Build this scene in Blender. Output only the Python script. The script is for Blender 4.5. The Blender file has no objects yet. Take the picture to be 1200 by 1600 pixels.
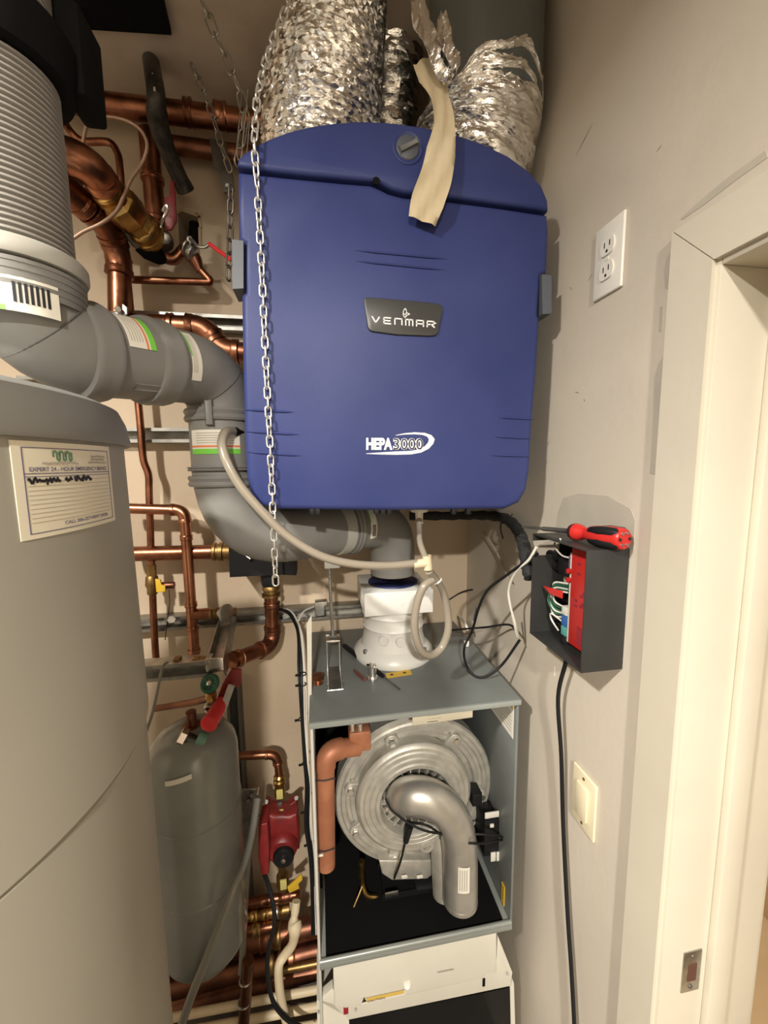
import bpy, bmesh, math, random
from mathutils import Vector as V, Matrix as M
random.seed(7)
scn = bpy.context.scene
COL = scn.collection
# ------------------------------------------------------------------ camera
FPX = 624.0
CAMP = V((0, 0, 1.76))
_y, _p, _r = (math.radians(a) for a in (9.4, 6.85, -0.6))
FW = V((math.sin(_y)*math.cos(_p), math.cos(_y)*math.cos(_p), -math.sin(_p)))
_R = V((math.cos(_y), -math.sin(_y), 0)); _U = _R.cross(FW)
RT = _R*math.cos(_r)+_U*math.sin(_r); UP = -_R*math.sin(_r)+_U*math.cos(_r)
cam = bpy.data.cameras.new('camera'); camo = bpy.data.objects.new('camera', cam); COL.objects.link(camo)
cam.sensor_fit = 'VERTICAL'; cam.sensor_height = 36; cam.lens = FPX/1600*36
cam.clip_start = 0.02
m = M.Identity(4)
for i in range(3):
    m[i][0] = RT[i]; m[i][1] = UP[i]; m[i][2] = -FW[i]; m[i][3] = CAMP[i]
camo.matrix_world = m
scn.camera = camo
# ------------------------------------------------------------------ world, lights, exposure
w = bpy.data.worlds.new('world'); scn.world = w; w.use_nodes = True
w.node_tree.nodes['Background'].inputs[0].default_value = (1, .86, .66, 1)
w.node_tree.nodes['Background'].inputs[1].default_value = 0.03
def area(name, loc, target, size, power, col):
    l = bpy.data.lights.new(name, 'AREA'); l.shape = 'DISK'; l.size = size; l.energy = power; l.color = col
    o = bpy.data.objects.new(name, l); COL.objects.link(o); o.location = loc
    o.rotation_euler = (V(target)-V(loc)).to_track_quat('-Z', 'Y').to_euler()
    return o
for nm, loc, pw, sp_ in (('ceiling_downlight', (-1.0, -.38, 2.72), 72, 156), ('ceiling_downlight_2', (-.22, -1.75, 2.72), 135, 164)):
    area(nm, loc, (loc[0]+.06, loc[1]+.2, 0), .12, pw, (1, .95, .86)).data.spread = math.radians(sp_)
area('hall_downlight', (1.15, .62, 2.6), (1.15, .6, 0), .3, 26, (1, .93, .80))
scn.view_settings.view_transform = 'Standard'; scn.view_settings.look = 'None'
scn.view_settings.gamma = 1; scn.view_settings.use_curve_mapping = False
scn.view_settings.exposure = 0.12
# ------------------------------------------------------------------ helpers
def A(x, y, Y):
    d = FW+RT*((x-600)/FPX)-UP*((y-800)/FPX); return CAMP+d*((Y-CAMP.y)/d.y)
def AX(x, y, X):
    d = FW+RT*((x-600)/FPX)-UP*((y-800)/FPX); return CAMP+d*((X-CAMP.x)/d.x)
def AZ(x, y, Z):
    d = FW+RT*((x-600)/FPX)-UP*((y-800)/FPX); return CAMP+d*((Z-CAMP.z)/d.z)
MATS = {}
def mat(name, col, rough=.5, metal=0., col2=None, scale=20, lo=.4, hi=.6, bump=0., bscale=None, spec=.5, trans=0., stretch=None, coat=0.):
    if name in MATS: return MATS[name]
    mt = bpy.data.materials.new(name); mt.use_nodes = True; MATS[name] = mt
    nt = mt.node_tree; b = nt.nodes['Principled BSDF']
    b.inputs['Base Color'].default_value = (*col, 1); b.inputs['Roughness'].default_value = rough
    b.inputs['Metallic'].default_value = metal; b.inputs['Specular IOR Level'].default_value = spec
    b.inputs['Transmission Weight'].default_value = trans; b.inputs['Coat Weight'].default_value = coat
    if col2 is not None or bump:
        tc = nt.nodes.new('ShaderNodeTexCoord'); src = tc.outputs['Object']
        if stretch:
            mp = nt.nodes.new('ShaderNodeMapping'); mp.inputs['Scale'].default_value = stretch
            nt.links.new(src, mp.inputs[0]); src = mp.outputs[0]
    if col2 is not None:
        n = nt.nodes.new('ShaderNodeTexNoise'); n.inputs['Scale'].default_value = scale; n.inputs['Detail'].default_value = 5
        nt.links.new(src, n.inputs['Vector'])
        r = nt.nodes.new('ShaderNodeValToRGB'); r.color_ramp.elements[0].position = lo; r.color_ramp.elements[1].position = hi
        r.color_ramp.elements[0].color = (*col, 1); r.color_ramp.elements[1].color = (*col2, 1)
        nt.links.new(n.outputs['Fac'], r.inputs[0]); nt.links.new(r.outputs[0], b.inputs['Base Color'])
    if bump:
        n2 = nt.nodes.new('ShaderNodeTexNoise'); n2.inputs['Scale'].default_value = bscale or scale*3; n2.inputs['Detail'].default_value = 4
        nt.links.new(src, n2.inputs['Vector'])
        bp = nt.nodes.new('ShaderNodeBump'); bp.inputs['Strength'].default_value = bump; bp.inputs['Distance'].default_value = .004
        nt.links.new(n2.outputs['Fac'], bp.inputs['Height']); nt.links.new(bp.outputs[0], b.inputs['Normal'])
    return mt
# palette
wall_m = mat('wall_paint', (.56, .50, .415), .75, col2=(.515, .46, .38), scale=2.2, lo=.45, hi=.55, bump=.12, bscale=60)
wallb_m = mat('back_wall_paint', (.52, .415, .30), .8, col2=(.465, .365, .26), scale=3.0, lo=.42, hi=.6, bump=.2, bscale=45)
ceil_m = mat('ceiling_plaster', (.54, .45, .36), .85, col2=(.42, .34, .265), scale=6, lo=.4, hi=.62, bump=.5, bscale=18)
back_m = mat('far_wall_paint', (.32, .28, .22), .85, col2=(.29, .255, .2), scale=3)
trim_m = mat('trim_paint', (.57, .525, .425), .5, col2=(.545, .50, .405), scale=5, bump=.1, bscale=40)
hall_m = mat('hall_paint', (.62, .48, .30), .8, col2=(.58, .45, .28), scale=4)
floor_m = mat('floor_concrete', (.13, .11, .09), .8, col2=(.10, .085, .07), scale=8)
copper = mat('copper', (.36, .15, .085), .34, 1, col2=(.20, .08, .045), scale=22, lo=.38, hi=.66, bump=.08, bscale=70)
copper_br = mat('copper_bright', (.45, .20, .115), .32, 1, col2=(.27, .115, .068), scale=26, lo=.4, hi=.7, bump=.06, bscale=80)
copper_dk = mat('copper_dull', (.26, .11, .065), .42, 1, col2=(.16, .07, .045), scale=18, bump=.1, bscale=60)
copper_mt = mat('copper_matte', (.48, .20, .105), .5, .35, col2=(.38, .15, .08), scale=18)
brass = mat('brass', (.62, .40, .14), .3, 1, col2=(.42, .26, .09), scale=30)
brass_dk = mat('brass_dull', (.36, .23, .09), .45, 1, col2=(.24, .15, .06), scale=30)
solder = mat('solder', (.60, .52, .45), .35, 1)
steel = mat('galvanised_steel', (.55, .55, .52), .38, 1, col2=(.40, .40, .38), scale=35)
steel_br = mat('bright_steel', (.82, .81, .78), .25, 1)
steel_dk = mat('dull_steel', (.20, .19, .175), .5, .8, col2=(.14, .13, .12), scale=20)
pp = mat('grey_polypropylene', (.215, .21, .195), .5, col2=(.185, .18, .168), scale=9, bump=.03)
pp_lt = mat('light_grey_polypropylene', (.40, .39, .35), .5)
ppflex = mat('flex_grey_plastic', (.30, .285, .26), .4)
tank_m = mat('tank_jacket', (.30, .29, .25), .48, col2=(.28, .27, .235), scale=3)
lid_m = mat('tank_lid', (.205, .205, .19), .5, col2=(.19, .19, .176), scale=3)
exp_m = mat('expansion_tank_paint', (.235, .245, .225), .28, col2=(.20, .21, .195), scale=5, coat=.2)
blue_m = mat('blue_plastic', (.026, .037, .135), .46, col2=(.038, .050, .160), scale=5, lo=.35, hi=.7, bump=.05, bscale=350, spec=.25)
blue_dk = mat('dark_blue_plastic', (.016, .023, .09), .45)
slate = mat('slate_plastic', (.075, .083, .10), .45)
black = mat('black_plastic', (.009, .009, .010), .5, spec=.25)
blackm = mat('matte_black', (.006, .006, .006), .9, spec=.1)
boxm = mat('charcoal_enclosure', (.026, .026, .025), .42, col2=(.031, .031, .029), scale=14, bump=.05, bscale=300, spec=.4)
boiler_m = mat('boiler_grey_paint', (.16, .175, .168), .38, col2=(.14, .152, .147), scale=7)
white_m = mat('white_paint', (.70, .67, .58), .4, col2=(.66, .63, .54), scale=5)
white_pl = mat('white_plastic', (.72, .69, .62), .4)
adapt_m = mat('white_adapter', (.68, .67, .63), .35)
cream_pl = mat('cream_plastic', (.72, .64, .45), .4)
alu = mat('cast_aluminium', (.56, .54, .48), .5, .6, col2=(.46, .44, .39), scale=30, bump=.12, bscale=120)
alu_s = mat('smooth_aluminium', (.58, .56, .51), .34, .75, col2=(.47, .455, .42), scale=14)
foil = mat('foil', (.90, .885, .86), .20, 1, bump=.35, bscale=120, stretch=(1, 1, 2.0))
ductgrey = mat('dull_duct_metal', (.165, .18, .18), .42, .35, col2=(.13, .145, .145), scale=4, stretch=(4, 4, .6))
tape_m = mat('masking_tape', (.58, .49, .33), .7, col2=(.51, .42, .27), scale=12, bump=.4, bscale=40)
red_m = mat('red_plastic', (.52, .022, .018), .35)
redpaint = mat('red_cast_paint', (.22, .018, .018), .42, col2=(.15, .012, .012), scale=20, bump=.3, bscale=60)
redbright = mat('bright_red_vinyl', (.62, .03, .035), .4)
yellow = mat('yellow_vinyl', (.66, .42, .035), .45)
green = mat('green_handwheel', (.015, .085, .05), .4)
greenlab = mat('green_print', (.18, .55, .06), .5)
orange_l = mat('orange_print', (.70, .22, .08), .5)
label_m = mat('label_paper', (.74, .71, .62), .5)
sheet_m = mat('magnet_sheet', (.70, .665, .54), .45)
ink = mat('black_ink', (.012, .012, .015), .6)
inkblue = mat('blue_ink', (.10, .09, .20), .6)
inkgrey = mat('grey_print', (.40, .375, .32), .6)
inkgreen = mat('green_ink', (.12, .25, .15), .6)
whiteprint = mat('white_print', (.85, .84, .80), .5)
hose_m = mat('clear_vinyl_hose', (.27, .235, .185), .25, coat=.3)
hose_g = mat('grey_vinyl_hose', (.22, .215, .185), .35)
white_hose = mat('cream_hose', (.66, .55, .37), .5)
bluewire = mat('blue_connector', (.03, .13, .42), .4)
tealwire = mat('teal_connector', (.10, .36, .33), .4)
greenwire = mat('green_wire', (.03, .10, .06), .4)
whitewire = mat('white_wire', (.74, .71, .64), .4)
maroon = mat('maroon_plastic', (.22, .02, .05), .4)
pcb = mat('circuit_board', (.60, .58, .52), .5)
glassy = mat('dark_display', (.006, .006, .006), .12, spec=.2)

def root_loc(o):
    l = V((0, 0, 0))
    while o: l += o.location; o = o.parent
    return l
def obj(name, bm, m, parent=None, smooth=True, auto=40):
    if parent is not None: bmesh.ops.translate(bm, verts=bm.verts, vec=-root_loc(parent))
    bmesh.ops.recalc_face_normals(bm, faces=bm.faces)
    if smooth:
        for f in bm.faces: f.smooth = True
        for e in bm.edges:
            if len(e.link_faces) == 2 and e.calc_face_angle(0) > math.radians(auto): e.smooth = False
    me = bpy.data.meshes.new(name); bm.to_mesh(me); bm.free(); me.materials.append(m)
    o = bpy.data.objects.new(name, me); COL.objects.link(o)
    if parent is not None: o.parent = parent
    return o
def thing(name, label, cat, loc=(0, 0, 0), group=None):
    o = bpy.data.objects.new(name, None); COL.objects.link(o); o.location = loc; o.empty_display_size = .02
    return tag(o, label, cat, group)
def tag(o, label, cat, group=None):
    o['label'] = label; o['category'] = cat
    if group: o['group'] = group
    return o
def struct(name, bm, m, label=None, parent=None, **k):
    o = obj(name, bm, m, parent, **k)
    if parent is None:
        o['kind'] = 'structure'
        if label: o['label'] = label
    return o
def B(): return bmesh.new()
def box(bm, lo, hi, bev=0, seg=2):
    lo, hi = V(lo), V(hi)
    r = bmesh.ops.create_cube(bm, size=1)
    vs = r['verts']
    for v in vs:
        v.co = V((lo[i]+(v.co[i]+.5)*(hi[i]-lo[i]) for i in range(3)))
    if bev:
        es = {e for v in vs for e in v.link_edges}
        bmesh.ops.bevel(bm, geom=list(es), offset=bev, segments=seg, affect='EDGES', profile=.5)
    return bm
def obox(bm, c, ax, ay, az, bev=0):
    """box from centre and three half-axis vectors"""
    r = bmesh.ops.create_cube(bm, size=2); vs = r['verts']
    for v in vs: v.co = V(c)+V(ax)*v.co.x+V(ay)*v.co.y+V(az)*v.co.z
    if bev:
        es = {e for v in vs for e in v.link_edges}
        bmesh.ops.bevel(bm, geom=list(es), offset=bev, segments=2, affect='EDGES', profile=.5)
    return bm
def bar(bm, a, b, wdt, thk, up=V((0, 1, 0)), bev=0):
    a, b = V(a), V(b); d = (b-a); L = d.length; d.normalize()
    s = d.cross(up)
    if s.length < 1e-4: s = d.cross(V((1, 0, 0)))
    s.normalize(); n = s.cross(d)
    return obox(bm, (a+b)/2, d*L/2, s*wdt/2, n*thk/2, bev)
def tube(bm, pts, r, seg=12, cap=True, flat=1.0):
    pts = [V(p) for p in pts]; n = len(pts)
    rs = list(r) if isinstance(r, (list, tuple)) else [r]*n
    tan = []
    for i in range(n):
        t = pts[min(i+1, n-1)]-pts[max(i-1, 0)]
        tan.append(t.normalized() if t.length > 1e-9 else V((0, 0, 1)))
    ref = V((0, 0, 1)) if abs(tan[0].z) < .9 else V((1, 0, 0))
    u = tan[0].cross(ref).normalized(); rings = []
    for i in range(n):
        if i:
            q = tan[i-1].rotation_difference(tan[i]); u = (q @ u)
            u = (u-tan[i]*u.dot(tan[i])).normalized()
        v = tan[i].cross(u)
        rings.append([bm.verts.new(pts[i]+(u*math.cos(2*math.pi*k/seg)+v*math.sin(2*math.pi*k/seg)*flat)*rs[i]) for k in range(seg)])
    for a, b in zip(rings, rings[1:]):
        for k in range(seg): bm.faces.new((a[k], a[(k+1) % seg], b[(k+1) % seg], b[k]))
    if cap:
        bm.faces.new(rings[0][::-1]); bm.faces.new(rings[-1])
    return bm
def rev(bm, a, b, prof, seg=24, cap=True):
    """lathe: profile (distance from a towards b, radius)"""
    a, b = V(a), V(b); d = (b-a).normalized()
    ref = V((0, 0, 1)) if abs(d.z) < .9 else V((1, 0, 0))
    u = d.cross(ref).normalized(); v = d.cross(u); rings = []
    for t, r in prof:
        rings.append([bm.verts.new(a+d*t+(u*math.cos(2*math.pi*k/seg)+v*math.sin(2*math.pi*k/seg))*max(r, 1e-5)) for k in range(seg)])
    for p, q in zip(rings, rings[1:]):
        for k in range(seg): bm.faces.new((p[k], p[(k+1) % seg], q[(k+1) % seg], q[k]))
    if cap:
        bm.faces.new(rings[0][::-1]); bm.faces.new(rings[-1])
    return bm
def cyl(bm, a, b, r, seg=20, bev=0):
    L = (V(b)-V(a)).length
    if bev: return rev(bm, a, b, [(0, r-bev), (bev*.3, r-bev*.3), (bev, r), (L-bev, r), (L-bev*.3, r-bev*.3), (L, r-bev)], seg)
    return rev(bm, a, b, [(0, r), (L, r)], seg)
def ringd(bm, c, d, R, r, seg=28, rs=8):
    """torus around axis d"""
    c, d = V(c), V(d).normalized()
    ref = V((0, 0, 1)) if abs(d.z) < .9 else V((1, 0, 0))
    u = d.cross(ref).normalized(); v = d.cross(u); R_ = []
    for k in range(seg):
        e = u*math.cos(2*math.pi*k/seg)+v*math.sin(2*math.pi*k/seg)
        R_.append([bm.verts.new(c+e*(R+r*math.cos(2*math.pi*j/rs))+d*r*math.sin(2*math.pi*j/rs)) for j in range(rs)])
    for k in range(seg):
        p, q = R_[k], R_[(k+1) % seg]
        for j in range(rs): bm.faces.new((p[j], p[(j+1) % rs], q[(j+1) % rs], q[j]))
    return bm
def arc(a, c, b, n=8):
    """quadratic-ish circular fillet from a to b around corner c"""
    return [a*(1-t)**2+c*2*t*(1-t)+b*t*t for t in [i/n for i in range(n+1)]]
def smooth_path(pts, n=6):
    """Catmull-Rom"""
    P = [V(p) for p in pts]; P = [P[0]*2-P[1]]+P+[P[-1]*2-P[-2]]; out = []
    for i in range(1, len(P)-2):
        for j in range(n):
            t = j/n; a, b, c, d = P[i-1:i+3]
            out.append(.5*((2*b)+(c-a)*t+(2*a-5*b+4*c-d)*t*t+(3*b-a-3*c+d)*t**3))
    out.append(P[-2]); return out
def loft(bm, poly_a, poly_b):
    """prism between two matching closed outlines"""
    a = [bm.verts.new(p) for p in poly_a]; b = [bm.verts.new(p) for p in poly_b]; n = len(a)
    bm.faces.new(a); bm.faces.new(b[::-1])
    for i in range(n): bm.faces.new((a[i], b[i], b[(i+1) % n], a[(i+1) % n]))
    return bm
def prism(bm, poly, dv, bev=0):
    """outline extruded by vector dv, with front bevel"""
    dv = V(dv); poly = [V(p) for p in poly]
    loft(bm, poly, [p+dv for p in poly])
    if bev:
        bm.normal_update()
        es = [e for e in bm.edges if all((v.co-dv*0) in () or True for v in e.verts)]
        es = [e for e in bm.edges if len(e.link_faces) == 2 and e.calc_face_angle(0) > .6 and any(len(f.verts) > 4 for f in e.link_faces)]
        bmesh.ops.bevel(bm, geom=es, offset=bev, segments=3, affect='EDGES', profile=.5)
    return bm
def pipe_run(root, pts, r, m_pipe, m_elb=None, er=None, seg=16, sock=True, elbow_name='elbow'):
    """straight lengths named pipe, bends named elbow with raised sockets"""
    pts = [V(p) for p in pts]; er = er or r*1.9; m_elb = m_elb or m_pipe; n = len(pts)
    cut = [0]*n
    for i in range(1, n-1):
        cut[i] = min(er, (pts[i]-pts[i-1]).length*.48, (pts[i+1]-pts[i]).length*.48)
    for i in range(n-1):
        d = (pts[i+1]-pts[i]).normalized()
        a = pts[i]+d*cut[i]*.9; b = pts[i+1]-d*cut[i+1]*.9
        if (b-a).length > 1e-3: obj('pipe', tube(B(), [a, b], r, seg), m_pipe, root)
    for i in range(1, n-1):
        d0 = (pts[i]-pts[i-1]).normalized(); d1 = (pts[i+1]-pts[i]).normalized()
        a = pts[i]-d0*cut[i]; b = pts[i]+d1*cut[i]
        bm = B(); tube(bm, arc(a, pts[i], b, 8), r*1.13, seg)
        if sock:
            s = r*.55
            for q, dd in ((a, -d0), (b, d1)):
                rev(bm, q-dd*s*.2, q+dd*s, [(0, r*1.16), (s*.15, r*1.22), (s*.8, r*1.22), (s*1.15, r*1.26), (s*1.3, r*1.05)], seg)
        obj(elbow_name, bm, m_elb, root)
def collar(root, c, d, r, L, m_, name='coupling', lip=True, seg=20):
    c, d = V(c), V(d).normalized(); a = c-d*L/2; b = c+d*L/2
    k = [(0, r*.98), (0, r*1.16), (L*.12, r*1.2), (L*.2, r*1.13), (L*.8, r*1.13), (L*.88, r*1.2), (L, r*1.16), (L, r*.98)] if lip else [(0, r), (L*.1, r*1.15), (L*.9, r*1.15), (L, r)]
    return obj(name, rev(B(), a, b, k, seg), m_, root)
def hexnut(bm, a, b, r): return rev(bm, a, b, [(0, r*.9), (.001, r), ((V(b)-V(a)).length-.001, r), ((V(b)-V(a)).length, r*.9)], 6)
def text_mesh(name, s, fn, m_, parent, bold=0.0, shear=0.):
    """print mapped by fn(u,v), u,v in 0..1 over the text box"""
    c = bpy.data.curves.new(name, 'FONT'); c.body = s; c.offset = bold; c.shear = shear; c.resolution_u = 3
    o = bpy.data.objects.new('tmp', c); COL.objects.link(o)
    dg = bpy.context.evaluated_depsgraph_get(); dg.update()
    me = bpy.data.meshes.new_from_object(o.evaluated_get(dg)); bpy.data.objects.remove(o)
    xs = [v.co.x for v in me.vertices]; ys = [v.co.y for v in me.vertices]
    x0, x1, y0, y1 = min(xs), max(xs), min(ys), max(ys)
    L = root_loc(parent) if parent else V((0, 0, 0))
    for v in me.vertices: v.co = V(fn((v.co.x-x0)/(x1-x0), (v.co.y-y0)/(y1-y0)))-L
    me.materials.clear(); me.materials.append(m_)
    t = bpy.data.objects.new(name, me); COL.objects.link(t); t.parent = parent
    return t
def strokes(bm, lines, fn, wd, n=V((0, -1, 0))):
    """flat ribbons along polylines given in (u,v), mapped by fn"""
    for ln in lines:
        P = [V(fn(*q)) for q in ln]
        for a, b in zip(P, P[1:]):
            d = (b-a)
            if d.length < 1e-6: continue
            d = d.normalized(); s = d.cross(n).normalized()*wd/2; e = d*wd*.35
            vs = [bm.verts.new(q) for q in (a-e+s, b+e+s, b+e-s, a-e-s)]
            bm.faces.new(vs)
    return bm
# ================================================================== THE ROOM
YB, XR, ZC = 1.28, .5, 2.745
hole = (A(277, 330, YB), A(313, 385, YB))
hx0, hx1, hz0, hz1 = hole[0].x, hole[1].x, hole[1].z, hole[0].z
bm = B()
for lo, hi in (((-1.8, YB, 0), (hx0, YB+.1, ZC)), ((hx1, YB, 0), (.66, YB+.1, ZC)), ((hx0, YB, 0), (hx1, YB+.1, hz0)), ((hx0, YB, hz1), (hx1, YB+.1, ZC))): box(bm, lo, hi)
wb = struct('wall_back', bm, wallb_m, 'beige back wall behind the pipes')
bm = B(); box(bm, (hx0-.02, YB+.1, hz0-.02), (hx1+.02, YB+.12, hz1+.02))
obj('cavity_backing', bm, blackm, wb)
# ragged rim flakes around the cut-out
bm = B()
for q in ((276, 333, 285, 328), (286, 329, 300, 334), (300, 334, 313, 340), (311, 338, 314, 356), (312, 356, 313, 384)):
    bar(bm, A(q[0], q[1], YB-.002), A(q[2], q[3], YB-.002), .007, .006)
obj('torn_rim', bm, mat('torn_plaster', (.40, .30, .19), .9), wb)
bm = B()
box(bm, (XR, .47, 0), (.66, YB, ZC)); box(bm, (XR, -.42, 2.02), (.66, .47, ZC)); box(bm, (XR, -2.7, 0), (.66, -.42, ZC))
wr = struct('wall_right', bm, wall_m, 'pale beige wall with the doorway')
# grey patches a hair proud of the wall, touched-up paint along the casing
patch_m = mat('patch_grey', (.43, .39, .325), .7, col2=(.405, .37, .305), scale=20)
def wpatch(pts):
    bm = B(); P = [AX(x, y, XR-.0006) for x, y in pts]; loft(bm, P, [p+V((.0006, 0, 0)) for p in P]); obj('wall_patch', bm, patch_m, wr, smooth=False)
wpatch([(866, 838), (872, 800), (880, 778), (905, 771), (950, 775), (985, 795), (992, 812), (990, 858), (930, 850)])  # rounded darker grey patch above the relay box
wpatch([(1037, 555), (1034, 600), (1030, 660), (1024, 742), (1015, 740), (1020, 655), (1022, 590), (1028, 570)])
wpatch([(1048, 392), (1046, 420), (1043, 452), (1039, 450), (1037, 425), (1041, 405)])
wpatch([(1035, 478), (1033, 517), (1029, 519), (1031, 480)])
wpatch([(1063, 341), (1100, 308), (1140, 275), (1196, 235), (1199, 246), (1150, 281), (1105, 316), (1066, 343)])
scr_m = mat('wall_scratch', (.27, .22, .165), .9)
for x0, y0, x1, y1, wd in ((926, 192, 900, 243, 1.2), (1034, 226, 1025, 238, 1.0), (925, 428, 918, 440, .8), (898, 612, 905, 614, 1.6), (912, 623, 914, 628, 1.6), (890, 448, 894, 452, 1.0), (1046, 408, 1049, 412, 1.2), (1167, 1133, 1188, 1135, .8), (1058, 812, 1061, 822, 1.2)):
    bm = B(); dx, dy = x1-x0, y1-y0; l_ = math.hypot(dx, dy); nx, ny = -dy/l_*wd*.5, dx/l_*wd*.5
    P = [AX(x, y, XR-.0005) for x, y in ((x0, y0), ((x0+x1)/2+nx, (y0+y1)/2+ny), (x1, y1), ((x0+x1)/2-nx, (y0+y1)/2-ny))]
    if P[0].y > .52: loft(bm, P, [p+V((.0005, 0, 0)) for p in P]); obj('scratch', bm, scr_m, wr, smooth=False)
struct('wall_left', box(B(), (-1.9, -2.7, 0), (-1.8, YB+.1, ZC)), back_m)
struct('wall_front', box(B(), (-1.9, -2.8, 0), (1.75, -2.7, ZC)), back_m)
struct('ceiling', box(B(), (-1.9, -2.8, ZC), (1.75, YB+.1, ZC+.1)), ceil_m, 'dingy plaster ceiling')
struct('floor', box(B(), (-1.9, -2.8, -.1), (1.75, YB+.1, 0)), floor_m)
struct('floor_hall', box(B(), (.66, -2.7, 0), (1.65, YB, .012)), mat('hall_floor_tan', (.58, .45, .29), .6, col2=(.52, .40, .25), scale=6))
struct('wall_hall', box(B(), (1.65, -2.7, 0), (1.75, YB+.1, ZC)), hall_m)
struct('wall_hall_end', box(B(), (.66, YB, 0), (1.65, YB+.1, ZC)), hall_m)
# casing and jamb of the doorway
t1 = struct('trim_1', prism(B(), [(XR-.011, .452, 0), (XR-.011, .452, 2.006), (XR-.011, .515, 2.071), (XR-.011, .515, 0)], (.011, 0, 0), .0025), trim_m, 'upright painted door casing')
t2 = struct('trim_2', prism(B(), [(XR-.0105, .4505, 2.006), (XR-.0105, .514, 2.0715), (XR-.0105, -.50, 2.0715), (XR-.0105, -.43, 2.006)], (.0105, 0, 0), .0025), trim_m, 'door casing head')
bm = B(); box(bm, (XR-.004, .446, 0), (.672, .47, 2.02), .0015)
j = struct('trim_3', bm, trim_m, 'door jamb with strike plate')
struct('trim_4', box(B(), (XR-.004, -.42, 1.998), (.66, .4455, 2.02), .0015), trim_m, 'head jamb over the doorway')
struct('trim_5', box(B(), (.574, .434, 0), (.608, .446, 1.998), .002), trim_m, 'door stop strip on the jamb')
struct('trim_6', box(B(), (.574, -.40, 1.986), (.608, .433, 1.998), .002), trim_m, 'door stop strip under the head')
struct('trim_7', box(B(), (.673, .452, 0), (.685, .52, 2.07), .002), trim_m, 'hall side casing')
# strike plate
bm = B(); box(bm, (.532, .444, .94), (.564, .4462, 1.012), .0006)
sp = thing('strike_plate', 'zinc strike plate let into the door jamb', 'strike plate', (.548, .446, .94))
obj('plate', bm, steel, sp)
obj('latch_hole', box(B(), (.541, .4432, .960), (.556, .4441, .990)), mat('latch_recess', (.09, .035, .02), .8), sp)
for z in (.949, 1.003): obj('screw', cyl(B(), (.548, .4444, z), (.548, .4428, z), .0035, 12, .0006), steel_dk, sp)
# receptacle with plate
def plate(name, label, cat, y0, y1, z0, z1, m_):
    t = thing(name, label, cat, (XR, (y0+y1)/2, z0))
    obj('cover_plate', box(B(), (XR-.0055, y0, z0), (XR, y1, z1), .0022, 3), m_, t); return t
yA, yB_ = .614, .682; zA, zB = 2.043, 2.159
o = plate('wall_receptacle', 'white duplex electrical receptacle high on the right wall', 'outlet', yA, yB_, zA, zB, white_pl)
yc = (yA+yB_)/2
for zc in (2.081, 2.120):
    bm = B(); P = []
    for k in range(24):
        a = 2*math.pi*k/24; P.append(V((XR-.0055, yc+.0165*math.cos(a), zc+max(-.0135, min(.0135, .0175*math.sin(a))))))
    prism(bm, P, (-.0025, 0, 0)); f = obj('socket_face', bm, white_pl, o)
    for dy in (-.0062, .0062): obj('slot', box(B(), (XR-.0083, yc+dy-.0011, zc-.001), (XR-.0079, yc+dy+.0011, zc+.0075)), ink, f)
    obj('ground_hole', cyl(B(), (XR-.0083, yc, zc-.0075), (XR-.0079, yc, zc-.0075), .0026, 10), ink, f)
obj('screw', cyl(B(), (XR-.0055, yc, (zA+zB)/2), (XR-.0068, yc, (zA+zB)/2), .003, 12), white_pl, o)
o = plate('light_switch', 'cream rocker light switch low on the right wall', 'light switch', .603, .671, 1.042, 1.158, cream_pl)
obj('rocker', box(B(), (XR-.0105, .6205, 1.066), (XR-.0055, .6535, 1.134), .0018), cream_pl, o)
for z in (1.053, 1.147): obj('screw', cyl(B(), (XR-.0055, .637, z), (XR-.0066, .637, z), .0028, 12), brass_dk, o)

# ================================================================== BLUE AIR EXCHANGER
YF = .755
bx = thing('air_exchanger', 'large blue plastic air exchanger cabinet hung by chains', 'air exchanger', (.16, .95, 1.66))
def F(x, y, d=0.): return A(x, y, YF)+V((0, -d, 0))
seamL, seamR = 262, 331
door = [(371, 266), (440, 274), (530, 283), (580, 287), (592, 292), (608, 300), (630, 306), (700, 312), (790, 324), (857, 334),
        (859, 360), (856, 425), (846, 430), (842, 492), (845, 497), (840, 580), (833, 660), (829, 735), (824, 765), (812, 786), (790, 796),
        (600, 798), (430, 796), (405, 789), (391, 772), (385, 745), (382, 690), (379, 580), (377, 460), (382, 456), (382, 379), (372, 375)]
top = [(370, 259), (371, 248), (380, 238), (394, 229), (420, 215), (450, 204), (485, 195), (520, 190), (565, 187), (610, 189), (660, 196), (710, 207), (755, 222), (795, 242), (828, 266), (848, 290), (857, 312), (858, 328),
       (790, 318), (700, 306), (634, 300), (612, 294), (596, 285), (582, 281), (530, 277), (440, 268)]
bm = B(); prism(bm, [F(*p, .0) for p in door], (0, .07, 0), .010)
dr = obj('front_door', bm, blue_m, bx, auto=60); dr['label'] = 'large blue front door panel'
bm = B(); prism(bm, [F(*p, .0) for p in top], (0, .07, 0), .007)
tp = obj('top_cover', bm, blue_m, bx, auto=60); tp['label'] = 'arched blue top cover'
bm = B(); inner = [(378, 262), (396, 236), (450, 210), (520, 196), (600, 194), (700, 211), (790, 248), (840, 292), (850, 330), (846, 400), (838, 560), (826, 740), (812, 780), (790, 790), (430, 790), (400, 782), (388, 745), (380, 500), (375, 380)]
cxy = F(615, 500)
P0 = [F(*p)+V((0, .068, 0)) for p in inner]
P1 = [V((p.x, 1.14, p.z)) for p in P0]
obj('rear_case', loft(B(), P0, P1), blue_dk, bx, auto=60)
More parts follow.
